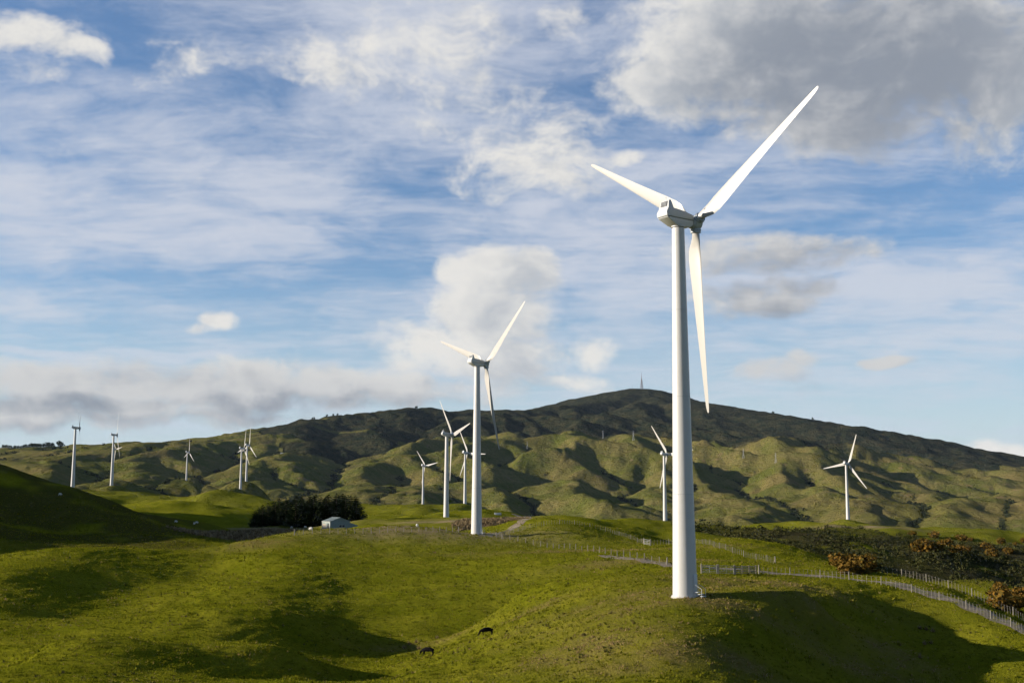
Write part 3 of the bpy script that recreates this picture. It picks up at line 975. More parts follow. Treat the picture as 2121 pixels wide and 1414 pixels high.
UP = [(-2.55, 0.12), (-2.62, 0.62), (-2.30, 1.18), (-2.08, 2.15), (-1.72, 2.22), (-1.42, 1.22), (0.2, 1.06), (1.95, 0.74), (2.02, 0.12)]
LOW = [(-2.48, 0.06), (2.0, 0.06), (2.0, -0.42), (1.5, -0.78), (-0.55, -0.86), (-1.0, -0.74), (-2.42, -0.04)]
me_up = profile_mesh('nacelle', UP, wide, 0.07)
me_low = profile_mesh('lower_shell', LOW, lambda x, z: wide(x, 0) - 0.035 - 0.16 * min(1, max(0, -z) / 0.85), 0.05)
mb = MB()
mb.box((-2.225, 0, 1.70), (0.05, 1.10, 0.66), Euler((0, 0.221, 0)))
me_vent = mb.mesh('vent_opening')
mb = MB()
mb.box((0, 0, 0), (0.04, 0.035, 0.64), Euler((0, 0.221, 0)))
me_slat = mb.mesh('vent_bar')
mb = MB()
for k in range(4):
    mb.box((-2.19 + 0.02, -0.5 + k / 3, 1.62), (0.03, 0.03, 0.03))
mb.bm.free()
mb = MB()
n_ = 36
mb.loft([[(x, rr * math.cos(2 * math.pi * k / n_), rr * math.sin(2 * math.pi * k / n_)) for k in range(n_)]
         for x, rr in ((-0.84, 0.50), (-0.80, 0.70), (-0.58, 0.74), (-0.53, 0.84), (-0.30, 0.92), (0.18, 0.94), (0.48, 0.84), (0.70, 0.62), (0.82, 0.38), (0.86, 0.1))])
me_hub = mb.mesh('hub', True, 0.7)
mb = MB()
mb.loft([[(rr * math.cos(2 * math.pi * k / 32), rr * math.sin(2 * math.pi * k / 32), z) for k in range(32)]
         for z, rr in ((0.40, 0.62), (0.84, 0.62), (0.86, 0.70), (0.98, 0.70), (1.00, 0.62), (1.12, 0.62), (1.14, 0.66), (1.22, 0.66), (1.24, 0.46))])
me_collar = mb.mesh('blade_collar', True, 0.6)
mb = MB()
mb.tube((1.98, 0, 0.12), (2.45, 0, 0.10), 0.52, 0.46, 28)
me_neck = mb.mesh('shaft_housing', True, 0.8)
mb = MB()
mb.tube((0, 0, TOWER_TOP - 45.0 - 0.10), (0, 0, -0.84 + 0.12), 0.86, 0.86, 40)
me_yaw = mb.mesh('yaw_ring', True, 0.8)
mb = MB()
mb.tube((-1.55, 0.3, 2.1), (-1.55, 0.3, 2.75), 0.02, 0.02, 6)
mb.tube((-1.55, 0.15, 2.70), (-1.55, 0.45, 2.70), 0.015, 0.015, 6)
mb.tube((-1.55, 0.45, 2.66), (-1.55, 0.45, 2.80), 0.05, 0.05, 8)
me_wind = mb.mesh('wind_sensor')
me_tower, me_blade = tower_mesh(), blade_mesh()
me_flange = ring_mesh('base_flange', 1.45, 0.0, 0.16, 0.12)
seams = [ring_mesh('section_seam', tower_r(z), z, 0.08, 0.010) for z in (11.9, 23.5, 34.0)]
mb = MB()
mb.box((0, 0, 0), (0.12, 0.80, 2.0))
mb.bevel(0.04)
me_door = mb.mesh('door', True, 0.6)
mb = MB()
for k in range(3):
    mb.box((0.35 + 0.3 * k, 0, 0.62 - 0.22 * k), (0.32, 0.9, 0.05))
mb.tube((0.1, .45, 0), (0.1, .45, 1.5), .025, .025, 6)
mb.tube((1.0, .45, 0), (1.0, .45, 1.0), .025, .025, 6)
mb.tube((0.1, .45, 1.5), (1.0, .45, 1.0), .025, .025, 6)
mb.tube((0.1, -.45, 0), (0.1, -.45, 1.5), .025, .025, 6)
mb.tube((1.0, -.45, 0), (1.0, -.45, 1.0), .025, .025, 6)
mb.tube((0.1, -.45, 1.5), (1.0, -.45, 1.0), .025, .025, 6)
me_steps = mb.mesh('steps')
mb = MB()
mb.tube((0, 0, -1.2), (0, 0, 0.03), 1.75, 1.66, 40)
me_foot = mb.mesh('footing', True, 0.6)

LABELS = ['tallest white wind turbine, in the right foreground, tower seam and hub clearly visible',
          'second largest white wind turbine, standing on the green crest left of centre',
          'wind turbine just left of the second largest one, with one blade pointing up right',
          'small wind turbine mostly behind the second largest tower, one blade level to the right',
          'small wind turbine right of the pine block, on a low green knoll',
          'small wind turbine partly hidden behind the left edge of the tallest tower',
          'wind turbine on the right, alone on a flat shelf below the range',
          'leftmost wind turbine, seen almost edge on above the dark hill',
          'second wind turbine from the left edge, tower hiding another behind it',
          'distant wind turbine whose tower is hidden behind the second from the left',
          'small wind turbine between the left pair and the centre left pair, one blade straight up',
          'nearer of the two overlapping wind turbines left of centre',
          'farther of the two overlapping wind turbines left of centre']


def turbine(i):
    (px, py, D, ph), b = TURB[i], TB[i]
    z = float(ground(b[0], b[1]))
    yaw = math.pi / 2 - R([56, 53, 66, 49, 46, 55, 52, 72, 64, 50, 52, 58, 51][i])
    root = link('wind_turbine', None, loc=(b[0], b[1], z), rot=(0, 0, yaw))
    tag(root, LABELS[i], 'wind turbine', 'wind turbines of the wind farm')
    tw = link('tower', me_tower, M_WHITE, root)
    link('base_flange', me_flange, M_WHITE, tw)
    link('footing', me_foot, M_CONC, root)
    if D < 1100:
        for s in seams:
            link('section_seam', s, M_SEAM, tw)
    da = -yaw + R(-38)
    if D < 600:
        link('door', me_door, M_NAC, root, (1.41 * math.cos(da), 1.41 * math.sin(da), 1.65), (0, 0, da))
        link('steps', me_steps, M_STEEL, root, (1.46 * math.cos(da), 1.46 * math.sin(da), 0), (0, 0, da))
    nac = link('nacelle', me_up, M_NAC, root, (0, 0, HUB_H))
    link('lower_shell', me_low, M_NAC, nac)
    link('yaw_ring', me_yaw, M_NAC, nac)
    link('shaft_housing', me_neck, M_DARK, nac)
    if D < 1000:
        link('vent_opening', me_vent, M_DARK, nac)
        for k in range(4):
            link('vent_bar', me_slat, M_STEEL, nac, (-2.24, -0.36 + 0.24 * k, 1.695))
        link('wind_sensor', me_wind, M_STEEL, nac)
    hub = link('hub', me_hub, M_HUB, root, (HUB_X + 0.45, 0, HUB_H + 0.02), (0, -R(4), 0))
    for k in range(3):
        f = R(ph + 120 * k)
        rot = (Matrix.Rotation(-R(4), 4, 'Y') @ Matrix.Rotation(f, 4, 'X')).to_euler()
        link('blade', me_blade, M_BLADE, root, (HUB_X + 0.45, 0, HUB_H + 0.02), rot)
        link('blade_collar', me_collar, M_HUB, hub, (0, 0, 0), (f, 0, 0))
    return root


TURBINES = [turbine(i) for i in range(len(TURB))]

# ------------------------------------------------------------------ tracks
def smooth_line(pts, step, passes=6):
    p = np.array(pts)[:, :2]
    s = np.concatenate([[0], np.cumsum(np.hypot(*np.diff(p, axis=0).T))])
    n = max(int(s[-1] / step), 2)
    t = np.linspace(0, s[-1], n + 1)
    q = np.stack([np.interp(t, s, p[:, 0]), np.interp(t, s, p[:, 1])], 1)
    for _ in range(passes):
        q[1:-1] = 0.25 * q[:-2] + 0.5 * q[1:-1] + 0.25 * q[2:]
    return q


def on_ground(pix):
    return [hit(px, py) for px, py in pix]


def track(name, pix, width, mat):
    q = smooth_line(on_ground(pix), 1.2, 60)
    t = np.gradient(q, axis=0)
    t /= np.hypot(t[:, 0], t[:, 1])[:, None] + 1e-9
    nrm = np.stack([-t[:, 1], t[:, 0]], 1)
    offs = np.linspace(-.5, .5, 7) * width
    wob = 0.25 * np.sin(np.arange(len(q)) * 0.9)[:, None] * np.sign(offs) * (np.abs(offs) > width * .4)
    P = q[:, None, :] + nrm[:, None, :] * (offs[None, :] + wob)[:, :, None]
    z = ground(P[..., 0], P[..., 1]) + np.array([.03, .07, .05, .09, .05, .07, .03])
    V = np.concatenate([P, z[..., None]], 2).reshape(-1, 3)
    n, m_ = len(q), 7
    a = (np.arange(n - 1)[:, None] * m_ + np.arange(m_ - 1)[None]).ravel()
    F = np.stack([a, a + 1, a + m_ + 1, a + m_], 1)
    return tag(link(name, mesh_np(name, V, F[:, ::-1], True), mat), kind='structure')


def gravel_mat():
    m, n, b = new_mat('gravel track')
    geo = n.new('ShaderNodeNewGeometry')
    P = geo.outputs['Position']
    a = n.noise(P, 0.9, 6, 0.65)
    c = n.mix(n.step(a, 0.35, 0.68), (0.120, 0.088, 0.052), (0.195, 0.152, 0.100))
    c = n.mix(n.m('MULTIPLY', n.step(n.noise(P, 0.35, 4, 0.6), 0.5, 0.68), 0.8), c, (0.075, 0.08, 0.012))
    n.put(b.inputs['Base Color'], c)
    b.inputs['Roughness'].default_value = 0.95
    bp = n.new('ShaderNodeBump')
    bp.inputs['Distance'].default_value = 0.06
    n.put(bp.inputs['Height'], n.noise(P, 5.0, 4, 0.7))
    n.put(b.inputs['Normal'], bp.outputs[0])
    return m


M_GRAVEL = gravel_mat()
track('gravel_track', [(2175, 1330), (2121, 1303), (2080, 1285), (2040, 1268), (2000, 1252), (1960, 1238), (1920, 1226), (1880, 1215), (1840, 1207), (1800, 1202), (1740, 1196), (1680, 1191), (1620, 1187), (1560, 1182),
                       (1500, 1179), (1450, 1176), (1400, 1171), (1350, 1164), (1300, 1157), (1250, 1150)], 3.5, M_GRAVEL)
track('gravel_track', [(1000, 1110), (1022, 1105), (1044, 1099), (1064, 1092), (1082, 1084), (1092, 1077), (1090, 1071), (1078, 1067), (1062, 1064)], 3.6, M_GRAVEL)

# ------------------------------------------------------------------ fences and gates
M_POST = paint('weathered post timber', (0.20, 0.178, 0.135), 0.9, 0.6, 5.0, dirt_col=(0.07, 0.06, 0.045), bump=0.3)
M_RAIL = paint('old rail timber', (0.27, 0.22, 0.16), 0.9, 0.6, 5.0, dirt_col=(0.12, 0.10, 0.08), bump=0.3)
M_WIRE = paint('fence wire', (0.14, 0.13, 0.12), 0.5, 0.3, 4.0, metal=0.5)
me_post = MB().tube((0, 0, -0.35), (0, 0, 1.28), 0.085, 0.075, 7).mesh('post', True, 0.8)
me_batten = MB().box((0, 0, 0.62), (0.042, 0.036, 1.12)).mesh('batten')
me_strainer = MB().tube((0, 0, -0.5), (0, 0, 1.42), 0.13, 0.12, 8).tube((0.9, 0, 0.02), (0.05, 0, 0.95), 0.06, 0.05, 6).mesh('strainer_post', True, 0.8)


def fence(pix, spacing, every, label, battens=True, passes=12):
    q = smooth_line(on_ground(pix), spacing, passes)
    if len(q) > 290:
        q = q[:290]
    z = ground(q[:, 0], q[:, 1])
    root = link('wire_fence', None, loc=(q[0, 0], q[0, 1], z[0]))
    tag(root, label, 'fence')
    o = np.array([q[0, 0], q[0, 1], z[0]])
    for k in range(len(q)):
        p = (q[k, 0] - o[0], q[k, 1] - o[1], z[k] - o[2])
        j = min(k + 1, len(q) - 1)
        a = math.atan2(q[j, 1] - q[j - 1, 1], q[j, 0] - q[j - 1, 0]) + random.uniform(-.1, .1)
        lean = (random.uniform(-.035, .035), random.uniform(-.035, .035), a)
        sc = random.uniform(0.94, 1.06)
        if k in (0, len(q) - 1):
            link('strainer_post', me_strainer, M_POST, root, p, (0, 0, a + (0 if k == 0 else math.pi)))
        elif k % every == 0:
            link('post', me_post, M_POST, root, p, lean, (1, 1, sc))
        elif battens:
            link('batten', me_batten, M_POST, root, p, lean, (1, 1, sc))
    pts = [Vector((q[k, 0] - o[0], q[k, 1] - o[1], z[k] - o[2])) for k in range(0, len(q), 2)]
    for h in (0.35, 0.75, 1.12):
        mb = MB()
        for a, b in zip(pts, pts[1:]):
            mb.tube(a + Vector((0, 0, h)), b + Vector((0, 0, h)), 0.004, 0.004, 3, False)
        link('wire', mb.mesh('wire'), M_WIRE, root)
    return root


fence([(1028, 1113), (1045, 1108), (1062, 1103), (1090, 1095), (1120, 1089), (1150, 1086), (1180, 1086), (1210, 1089), (1240, 1096), (1270, 1105), (1300, 1114), (1318, 1120), (1333, 1125)], 0.80, 6,
      'close-set batten fence climbing over the grassy rise left of the small white gate')
fence([(1348, 1128), (1380, 1127), (1420, 1125), (1450, 1126), (1480, 1133), (1520, 1146), (1560, 1157), (1590, 1163), (1606, 1167)], 0.85, 6,
      'close-set batten fence running down behind the tallest tower, right of the small white gate')
fence([(1040, 1116), (1075, 1121), (1110, 1128), (1145, 1133), (1180, 1137), (1210, 1140), (1245, 1145), (1275, 1150), (1310, 1157), (1345, 1163), (1382, 1170)], 3.6, 1,
      'sparse post and wire fence along the grass bank left of the tallest tower', False)
fence([(1572, 1188), (1620, 1191), (1680, 1194), (1740, 1199), (1800, 1209), (1860, 1219), (1900, 1229), (1950, 1243), (2000, 1260), (2060, 1284), (2110, 1308), (2150, 1328)], 0.78, 7,
      'batten fence along the near side of the gravel track at the right')
fence([(1795, 1183), (1830, 1187), (1880, 1196), (1920, 1205), (1960, 1216), (2000, 1230), (2040, 1248), (2080, 1268), (2121, 1288), (2150, 1303)], 0.85, 7,
      'batten fence along the far side of the gravel track, above the dark scrub')
fence([(610, 1108), (660, 1106), (720, 1105), (780, 1104), (840, 1102), (900, 1101), (950, 1102)], 2.1, 1,
      'thin post and wire fence along the crest below the shed', False)


def gate(name, pix0, pix1, label, mat, bars=5, height=1.1, stay=True):
    p, q = hit(*pix0), hit(*pix1)
    root = link(name, None, loc=tuple(p))
    tag(root, label, 'gate')
    d = Vector((q[0] - p[0], q[1] - p[1], q[2] - p[2]))
    for e in (Vector((0, 0, 0)), d):
        link('gate_post', MB().tube(e + Vector((0, 0, -.4)), e + Vector((0, 0, height + .35)), 0.12, 0.11, 8).mesh('gate_post', True, 0.8), M_POST, root)
    a, b = d * 0.04 + Vector((0, 0, .16)), d * 0.96 + Vector((0, 0, .16))
    for k in range(bars):
        h = Vector((0, 0, height * (k / (bars - 1)) ** 1.15))
        link('rail', MB().tube(a + h, b + h, 0.035, 0.035, 6).mesh('rail', True, 0.8), mat, root)
    for f in (0.0, 0.5, 1.0):
        c = a.lerp(b, f)
        link('upright', MB().tube(c, c + Vector((0, 0, height)), 0.035, 0.035, 6).mesh('upright', True, 0.8), mat, root)
    if stay:
        link('brace', MB().tube(a, b + Vector((0, 0, height)), 0.025, 0.025, 6).mesh('brace', True, 0.8), mat, root)
    return root


M_GATE = paint('galvanised gate pipe', (0.30, 0.30, 0.28), 0.5, 0.4, 3.0, metal=0.2)
gate('farm_gate', (1334, 1127), (1347, 1129), 'small pale gate in the fence across the grassy rise', M_GATE, 4)
gate('farm_gate', (1453, 1187), (1486, 1188), 'left leaf of the pipe gates beside the tallest tower', M_GATE, 5)
gate('farm_gate', (1488, 1188), (1521, 1189), 'right leaf of the pipe gates beside the tallest tower', M_GATE, 5)


def rail_fence(pix0, pix1, label):
    p, q = hit(*pix0), hit(*pix1)
    root = link('rail_fence', None, loc=tuple(p))
    tag(root, label, 'fence')
    d = Vector((q[0] - p[0], q[1] - p[1], q[2] - p[2]))
    for k in range(4):
        e = d * (k / 3)
        link('post', MB().box(e + Vector((0, 0, .5)), (0.16, 0.16, 1.7)).mesh('post'), M_RAIL, root)
    for k in range(5):
        h = Vector((0, 0, 0.2 + 0.25 * k))
        link('rail', MB().tube(h, d + h, 0.06, 0.06, 4).mesh('rail'), M_RAIL, root)
    return root


rail_fence((1523, 1189), (1566, 1188), 'short dark timber rail fence between the pipe gates and the track fence')

# ------------------------------------------------------------------ shed
def shed():
    p = at(696, 1089, 452)
    z = float(ground(p[0], p[1]))
    # local +x is the gable facing the camera, +y the long wall's far side
    rz = math.atan2(-0.85, 0.53)
    root = link('farm_shed', None, loc=(p[0], p[1], z + 0.25), rot=(0, 0, rz))
    tag(root, 'small pale green gabled farm shed in front of the dark pine block', 'shed')
    L, Wd, E, Rg = 7.4, 8.2, 3.3, 4.7
    m_wall = paint('shed weatherboard', (0.17, 0.21, 0.195), 0.7, 0.5, 2.0, dirt_col=(0.14, 0.16, 0.15))
    m_roof = paint('corrugated roof', (0.20, 0.24, 0.225), 0.45, 0.4, 2.0, metal=0.2, dirt_col=(0.20, 0.15, 0.11))
    m_trim = paint('pale trim paint', (0.45, 0.44, 0.39), 0.6, 0.3, 2.0)
    m_pale = paint('weathered pale boards', (0.34, 0.30, 0.24), 0.8, 0.5, 2.0, dirt_col=(0.28, 0.22, 0.16))
    mb = MB()
    prof = [(-Wd / 2, -1.6), (Wd / 2, -1.6), (Wd / 2, E), (0, Rg), (-Wd / 2, E)]
    mb.loft([[(x, y, zz_) for y, zz_ in prof] for x in (-L / 2, L / 2)])
    wall = link('wall', mb.mesh('wall'), m_wall, root)
    sl = math.atan2(Rg - E, Wd / 2)
    ln = math.hypot(Wd / 2, Rg - E) + 0.35
    for s in (-1, 1):
        mb = MB()
        c = Vector((0, s * (Wd / 4 + 0.1), (E + Rg) / 2 + 0.03))
        mb.box(c, (L + 0.7, ln, 0.07), Euler((-s * sl, 0, 0)))
        for k in range(14):
            x = -L / 2 - .25 + (L + .5) * k / 13
            mb.box(c + Vector((x, 0, 0.05)), (0.09, ln, 0.04), Euler((-s * sl, 0, 0)))
        link('roof', mb.mesh('roof'), m_roof, root)
    yl = -Wd / 2                   # the long wall towards the sun
    for x in (-L / 2, 0.0, L / 2):
        link('corner_board', MB().box((x, yl - 0.03, 1.4), (0.28, 0.1, 3.1)).mesh('corner_board'), m_trim, root)
    link('fascia', MB().box((0, yl - 0.08, E - 0.08), (L + .5, 0.08, 0.3)).mesh('fascia'), m_trim, root)
    link('door', MB().box((-L / 4, yl - 0.02, 1.15), (2.9, 0.06, 2.5)).mesh('door'), m_pale, root)
    link('doorway', MB().box((L / 4 + 0.2, yl - 0.02, 1.25), (1.7, 0.05, 2.6)).mesh('doorway'), M_DARK, root)
    w = link('window', MB().box((L / 2 + 0.03, 0.8, 1.5), (0.06, 2.4, 1.0)).mesh('window'), m_trim, root)
    link('pane', MB().box((L / 2 + 0.07, 0.2, 1.5), (0.03, 1.0, 0.8)).mesh('pane'), M_DARK, w)
    link('pane', MB().box((L / 2 + 0.07, 1.4, 1.5), (0.03, 1.0, 0.8)).mesh('pane'), M_DARK, w)
    mb = MB()
    mb.loft([[(x, y, zz_) for y, zz_ in ((Wd / 2 + 0.02, -1.6), (Wd / 2 + 3.4, -1.6), (Wd / 2 + 3.4, 1.7), (Wd / 2 + 0.02, 2.8))] for x in (-L / 2 + .3, L / 2 - .3)])
    link('lean_to', mb.mesh('lean_to'), m_wall, root)
    return root


shed()


def house(pix, D, w, label):
    p = at(*pix, D)
    z = float(ground(p[0], p[1]))
    root = link('farmhouse', None, loc=(p[0], p[1], z), rot=(0, 0, R(10)))
    tag(root, label, 'house')
    mb = MB()
    mb.loft([[(x, y, h) for y, h in ((-4, -2), (4, -2), (4, 3.2), (0, 5.2), (-4, 3.2))] for x in (-w / 2, w / 2)])
    link('wall', mb.mesh('wall'), M_NAC, root)
    for s in (-1, 1):
        link('roof', MB().box((0, s * 2.1, 4.3), (w + .8, 4.9, 0.15), Euler((-s * 0.4636, 0, 0))).mesh('roof'), M_STEEL, root)
    for k in range(3):
        link('window', MB().box((-w / 3 + w / 3 * k, -4.04, 1.5), (1.4, 0.06, 1.1)).mesh('window'), M_DARK, root)


house((573, 917), 3000, 14, 'left of two tiny white farmhouses below the dark forest edge')
house((589, 917), 3010, 18, 'right of two tiny white farmhouses below the dark forest edge')


# ------------------------------------------------------------------ trees
def leaf_cloud(centres, sizes, n_each, quad, squash=0.75, seed=1, tone0=0.0):
    """Many small leaf faces spread through ellipsoid clumps; returns verts, faces, tone."""
    rg = np.random.default_rng(seed)
    C = np.repeat(np.asarray(centres, float), n_each, 0)
    Sz = np.repeat(np.asarray(sizes, float), n_each)
    n = len(C)
    d = rg.normal(size=(n, 3))
    d /= np.linalg.norm(d, axis=1)[:, None]
    rad = rg.uniform(0.45, 1.0, n) ** 0.5
    pos = C + d * (Sz * rad)[:, None] * np.array([1, 1, squash])
    nrm = d + 0.7 * rg.normal(size=(n, 3))
    nrm /= np.linalg.norm(nrm, axis=1)[:, None]
    a = np.cross(nrm, rg.normal(size=(n, 3)))
    a /= np.linalg.norm(a, axis=1)[:, None]
    b = np.cross(nrm, a)
    s = (quad * Sz * rg.uniform(0.6, 1.3, n))[:, None]
    V = np.stack([pos - a * s - b * s * .5, pos + a * s - b * s * .6, pos + a * s * .5 + b * s * .8, pos - a * s * .7 + b * s * .6], 1).reshape(-1, 3)
    F = np.arange(n * 4).reshape(n, 4)
    tone = np.repeat(np.clip(tone0 + rg.normal(0.4, 0.22, n), 0, 1), 4)
    return V, F, tone


def pine_meshes(h, seed):
    rg = np.random.default_rng(seed)
    mb = MB()
    mb.tube((0, 0, -0.5), (0.1, 0, h * 0.55), 0.26, 0.15, 7)
    mb.tube((0.1, 0, h * 0.55), (0.05, 0.05, h * 0.97), 0.15, 0.03, 6)
    V, F, T = [], [], []
    k = 0
    n_wh = 16
    for i in range(n_wh):
        t = i / (n_wh - 1)
        z = h * (0.04 + 0.94 * t)
        reach = (0.27 * h) * (1 - t) ** 0.75 * rg.uniform(0.8, 1.15) + 0.18
        for j in range(14):
            a = 2 * math.pi * (j + rg.uniform(-.35, .35)) / 14 + i
            L = reach * rg.uniform(0.6, 1.1)
            for s in (0.38, 0.72, 1.0):
                c = np.array([math.cos(a) * L * s, math.sin(a) * L * s, z - 0.10 * L * s + 0.25 * L * s * s + rg.normal() * 0.1])
                w = (0.50 - 0.19 * s) * (0.65 + 0.55 * reach)
                u = np.array([math.cos(a), math.sin(a), rg.uniform(0.1, 0.7)])
                v = np.cross(u, rg.normal(size=3))
                v /= np.linalg.norm(v) + 1e-6
                V += [c - u * w * .5 - v * w * .3, c - u * w * .3 + v * w * .4, c + u * w * .9 + v * w * .1, c + u * w * .6 - v * w * .35]
                F.append((k, k + 1, k + 2, k + 3))
                T += [np.clip(0.2 + 0.6 * s * rg.uniform(.4, 1.1), 0, 1)] * 4
                k += 4
    return mb.mesh('trunk', True, 0.8), mesh_np('crown', V, F, False, {'tone': T})


M_BARK = paint('bark', (0.05, 0.038, 0.028), 0.95, 0.5, 4.0)
M_PINE = leafy('pine needles', (0.012, 0.020, 0.010), (0.040, 0.050, 0.020))
M_TREE = leafy('dark broadleaf', (0.016, 0.024, 0.010), (0.048, 0.060, 0.022))
PINES = [pine_meshes(14.0, 300 + k) for k in range(5)]
rgp = np.random.default_rng(77)
ORD = ['first', 'second', 'third', 'fourth', 'fifth', 'sixth', 'seventh', 'eighth', 'ninth', 'tenth', 'eleventh', 'twelfth', 'thirteenth', 'fourteenth']
row_names = ['front', 'second', 'third', 'back']
for r_i, D in enumerate((494, 505, 517, 531)):
    row = np.arange(524 + 9 * (r_i % 2), 742, 21)
    for k, px in enumerate(row):
        px, D_ = px + rgp.uniform(-6, 6), D + rgp.uniform(-3, 3)
        p = at(px, 1090, D_)
        z = float(ground(p[0], p[1]))
        top = np.interp(px, [515, 545, 580, 620, 700, 738, 745], [1066, 1046, 1031, 1025, 1021, 1028, 1036]) + rgp.uniform(-3, 7)
        ht = max((at(px, top, D_)[2] - z), 5.0)
        root = link('pine_tree', None, loc=(p[0], p[1], z), rot=(0, 0, rgp.uniform(0, 6.28)), scale=(ht / 14 * 1.55,) * 2 + (ht / 14,))
        tag(root, 'dark pine, %s from the left in the %s row of the plantation' % (ORD[k], row_names[r_i]), 'pine tree', 'pines of the plantation')
        tm, cm = PINES[int(rgp.integers(0, 5))]
        link('trunk', tm, M_BARK, root)
        link('crown', cm, M_PINE, root)


def round_tree_meshes(seed):
    rg = np.random.default_rng(seed)
    mb = MB()
    mb.tube((0, 0, -1), (0, 0, 5), 0.45, 0.3, 7)
    cs = []
    for k in range(9):
        a = rg.uniform(0, 6.28)
        c = (math.cos(a) * rg.uniform(1, 3.6), math.sin(a) * rg.uniform(1, 3.6), rg.uniform(3.6, 9.5))
        cs.append(c)
        mb.tube((0, 0, 4), tuple(0.8 * np.array(c) + np.array([0, 0, .6])), 0.16, 0.05, 5)
    V, F, T = leaf_cloud(cs, rg.uniform(1.8, 3.0, 9), 34, 0.26, 0.8, seed)
    return mb.mesh('trunk', True, 0.8), mesh_np('crown', V, F, False, {'tone': T})


ROUND = [round_tree_meshes(500 + k) for k in range(4)]


def crest(px, d0, d1):
    """The point of the terrain that makes the skyline in a photo column, between two distances."""
    d = ray(px, 1000)
    D = np.linspace(d0, d1, 600)
    x = D * d[0] / d[1]
    g = ground(x, D)
    k = int(np.argmax(g / np.hypot(x, D)))
    return np.array([x[k], D[k], g[k]])


def skyline_tree(px, d0, d1, height, label, group, wide_=1.0):
    p = crest(px, d0, d1)
    root = link('tree', None, loc=(p[0], p[1], p[2] - 0.40 * height), rot=(0, 0, rgp.uniform(0, 6.28)), scale=(height / 11 * wide_,) * 2 + (height / 11,))
    tag(root, label, 'tree', group)
    tm, cm = ROUND[int(rgp.integers(0, 4))]
    link('trunk', tm, M_BARK, root)
    link('crown', cm, M_TREE, root)


for px in np.arange(2, 58, 4.5):
    skyline_tree(px + rgp.uniform(-1.0, 1.0), 2000, 3600, rgp.uniform(11, 15), '%s tree from the left in the shelter belt on the skyline at the left edge' % ORD[int((px - 2) / 4.5 + .01)], 'shelter belt at the left edge', 0.7)
for px in np.arange(58, 112, 6):
    skyline_tree(px + rgp.uniform(-2, 2), 2000, 3600, rgp.uniform(15, 21), '%s tree from the left in the dense skyline clump near the leftmost turbine' % ORD[int((px - 58) / 6 + .01)], 'dark clump left of the leftmost turbine', 1.0)
skyline_tree(122, 2000, 3600, 30, 'large round tree on the skyline just left of the leftmost turbine', None, 1.05)
for k, px in enumerate((644, 649, 674, 688, 696)):
    skyline_tree(px, 3800, 5600, rgp.uniform(11, 15), '%s of five scattered trees, from the left, on the long ridge above the dark forest' % ORD[k], 'scattered ridge trees', 0.9)
for px, h, lab in ((860, 14, 'lone bushy tree on the ridge left of the second largest turbine'), (1606, 15, 'lone tree on the skyline right of the tallest tower'), (1688, 16, 'tree on the right hand skyline above the lone right turbine')):
    skyline_tree(px, 3800, 6400, h, lab, None)


# ------------------------------------------------------------------ mast and pylons
M_MAST = paint('mast steel', (0.16, 0.12, 0.12), 0.6, 0.4, 0.2)


def lattice(mb, h0, h1, w0, w1, n, r):
    lv = [h0 + (h1 - h0) * (1 - (1 - k / n) ** 1.25) for k in range(n + 1)]
    def cor(z):
        w = w0 + (w1 - w0) * (z - h0) / (h1 - h0)
        return [Vector((sx * w / 2, sy * w / 2, z)) for sx, sy in ((-1, -1), (1, -1), (1, 1), (-1, 1))]
    for a, b in zip(lv, lv[1:]):
        A, B = cor(a), cor(b)
        for k in range(4):
            mb.tube(A[k], B[k], r, r, 4, False)
            mb.tube(A[k], B[(k + 1) % 4], r * .6, r * .6, 4, False)
            mb.tube(A[(k + 1) % 4], B[k], r * .6, r * .6, 4, False)
            mb.tube(B[k], B[(k + 1) % 4], r * .6, r * .6, 4, False)
    return mb


p = crest(1332, 5600, 7000)
root = link('radio_mast', None, loc=tuple(p), rot=(0, 0, R(20)))
tag(root, 'tall lattice radio mast on the summit of the range', 'mast')
link('lattice_tower', lattice(MB(), -4, 52, 13.5, 3.6, 7, 0.55).mesh('lattice_tower'), M_MAST, root)
link('antenna_column', MB().tube((0, 0, 50), (0, 0, 70), 1.5, 1.2, 8).tube((0, 0, 70), (0, 0, 84), .8, .6, 8).tube((0, 0, 84), (0, 0, 96), .35, .2, 6).mesh('antenna_column', True, .8), M_MAST, root)
for k in range(3):
    link('dish', MB().tube((2.4 - k, -2.4, 26 + 9 * k), (2.8 - k, -3.2, 26 + 9 * k), 1.4, 1.6, 12).mesh('dish', True, .8), M_NAC, root)
for px, h, side in ((1313, 17, 'left'), (1346, 15, 'right')):
    p = crest(px, 5600, 7000)
    root = link('aerial_pole', None, loc=tuple(p))
    tag(root, 'short thin aerial pole on the summit, %s of the tall mast' % side, 'pole')
    link('pole', MB().tube((0, 0, -2), (0, 0, h), 0.5, 0.3, 6).mesh('pole', True, .8), M_MAST, root)
    link('crossarm', MB().tube((-1.6, 0, h * .8), (1.6, 0, h * .8), 0.25, 0.25, 5).mesh('crossarm'), M_MAST, root)

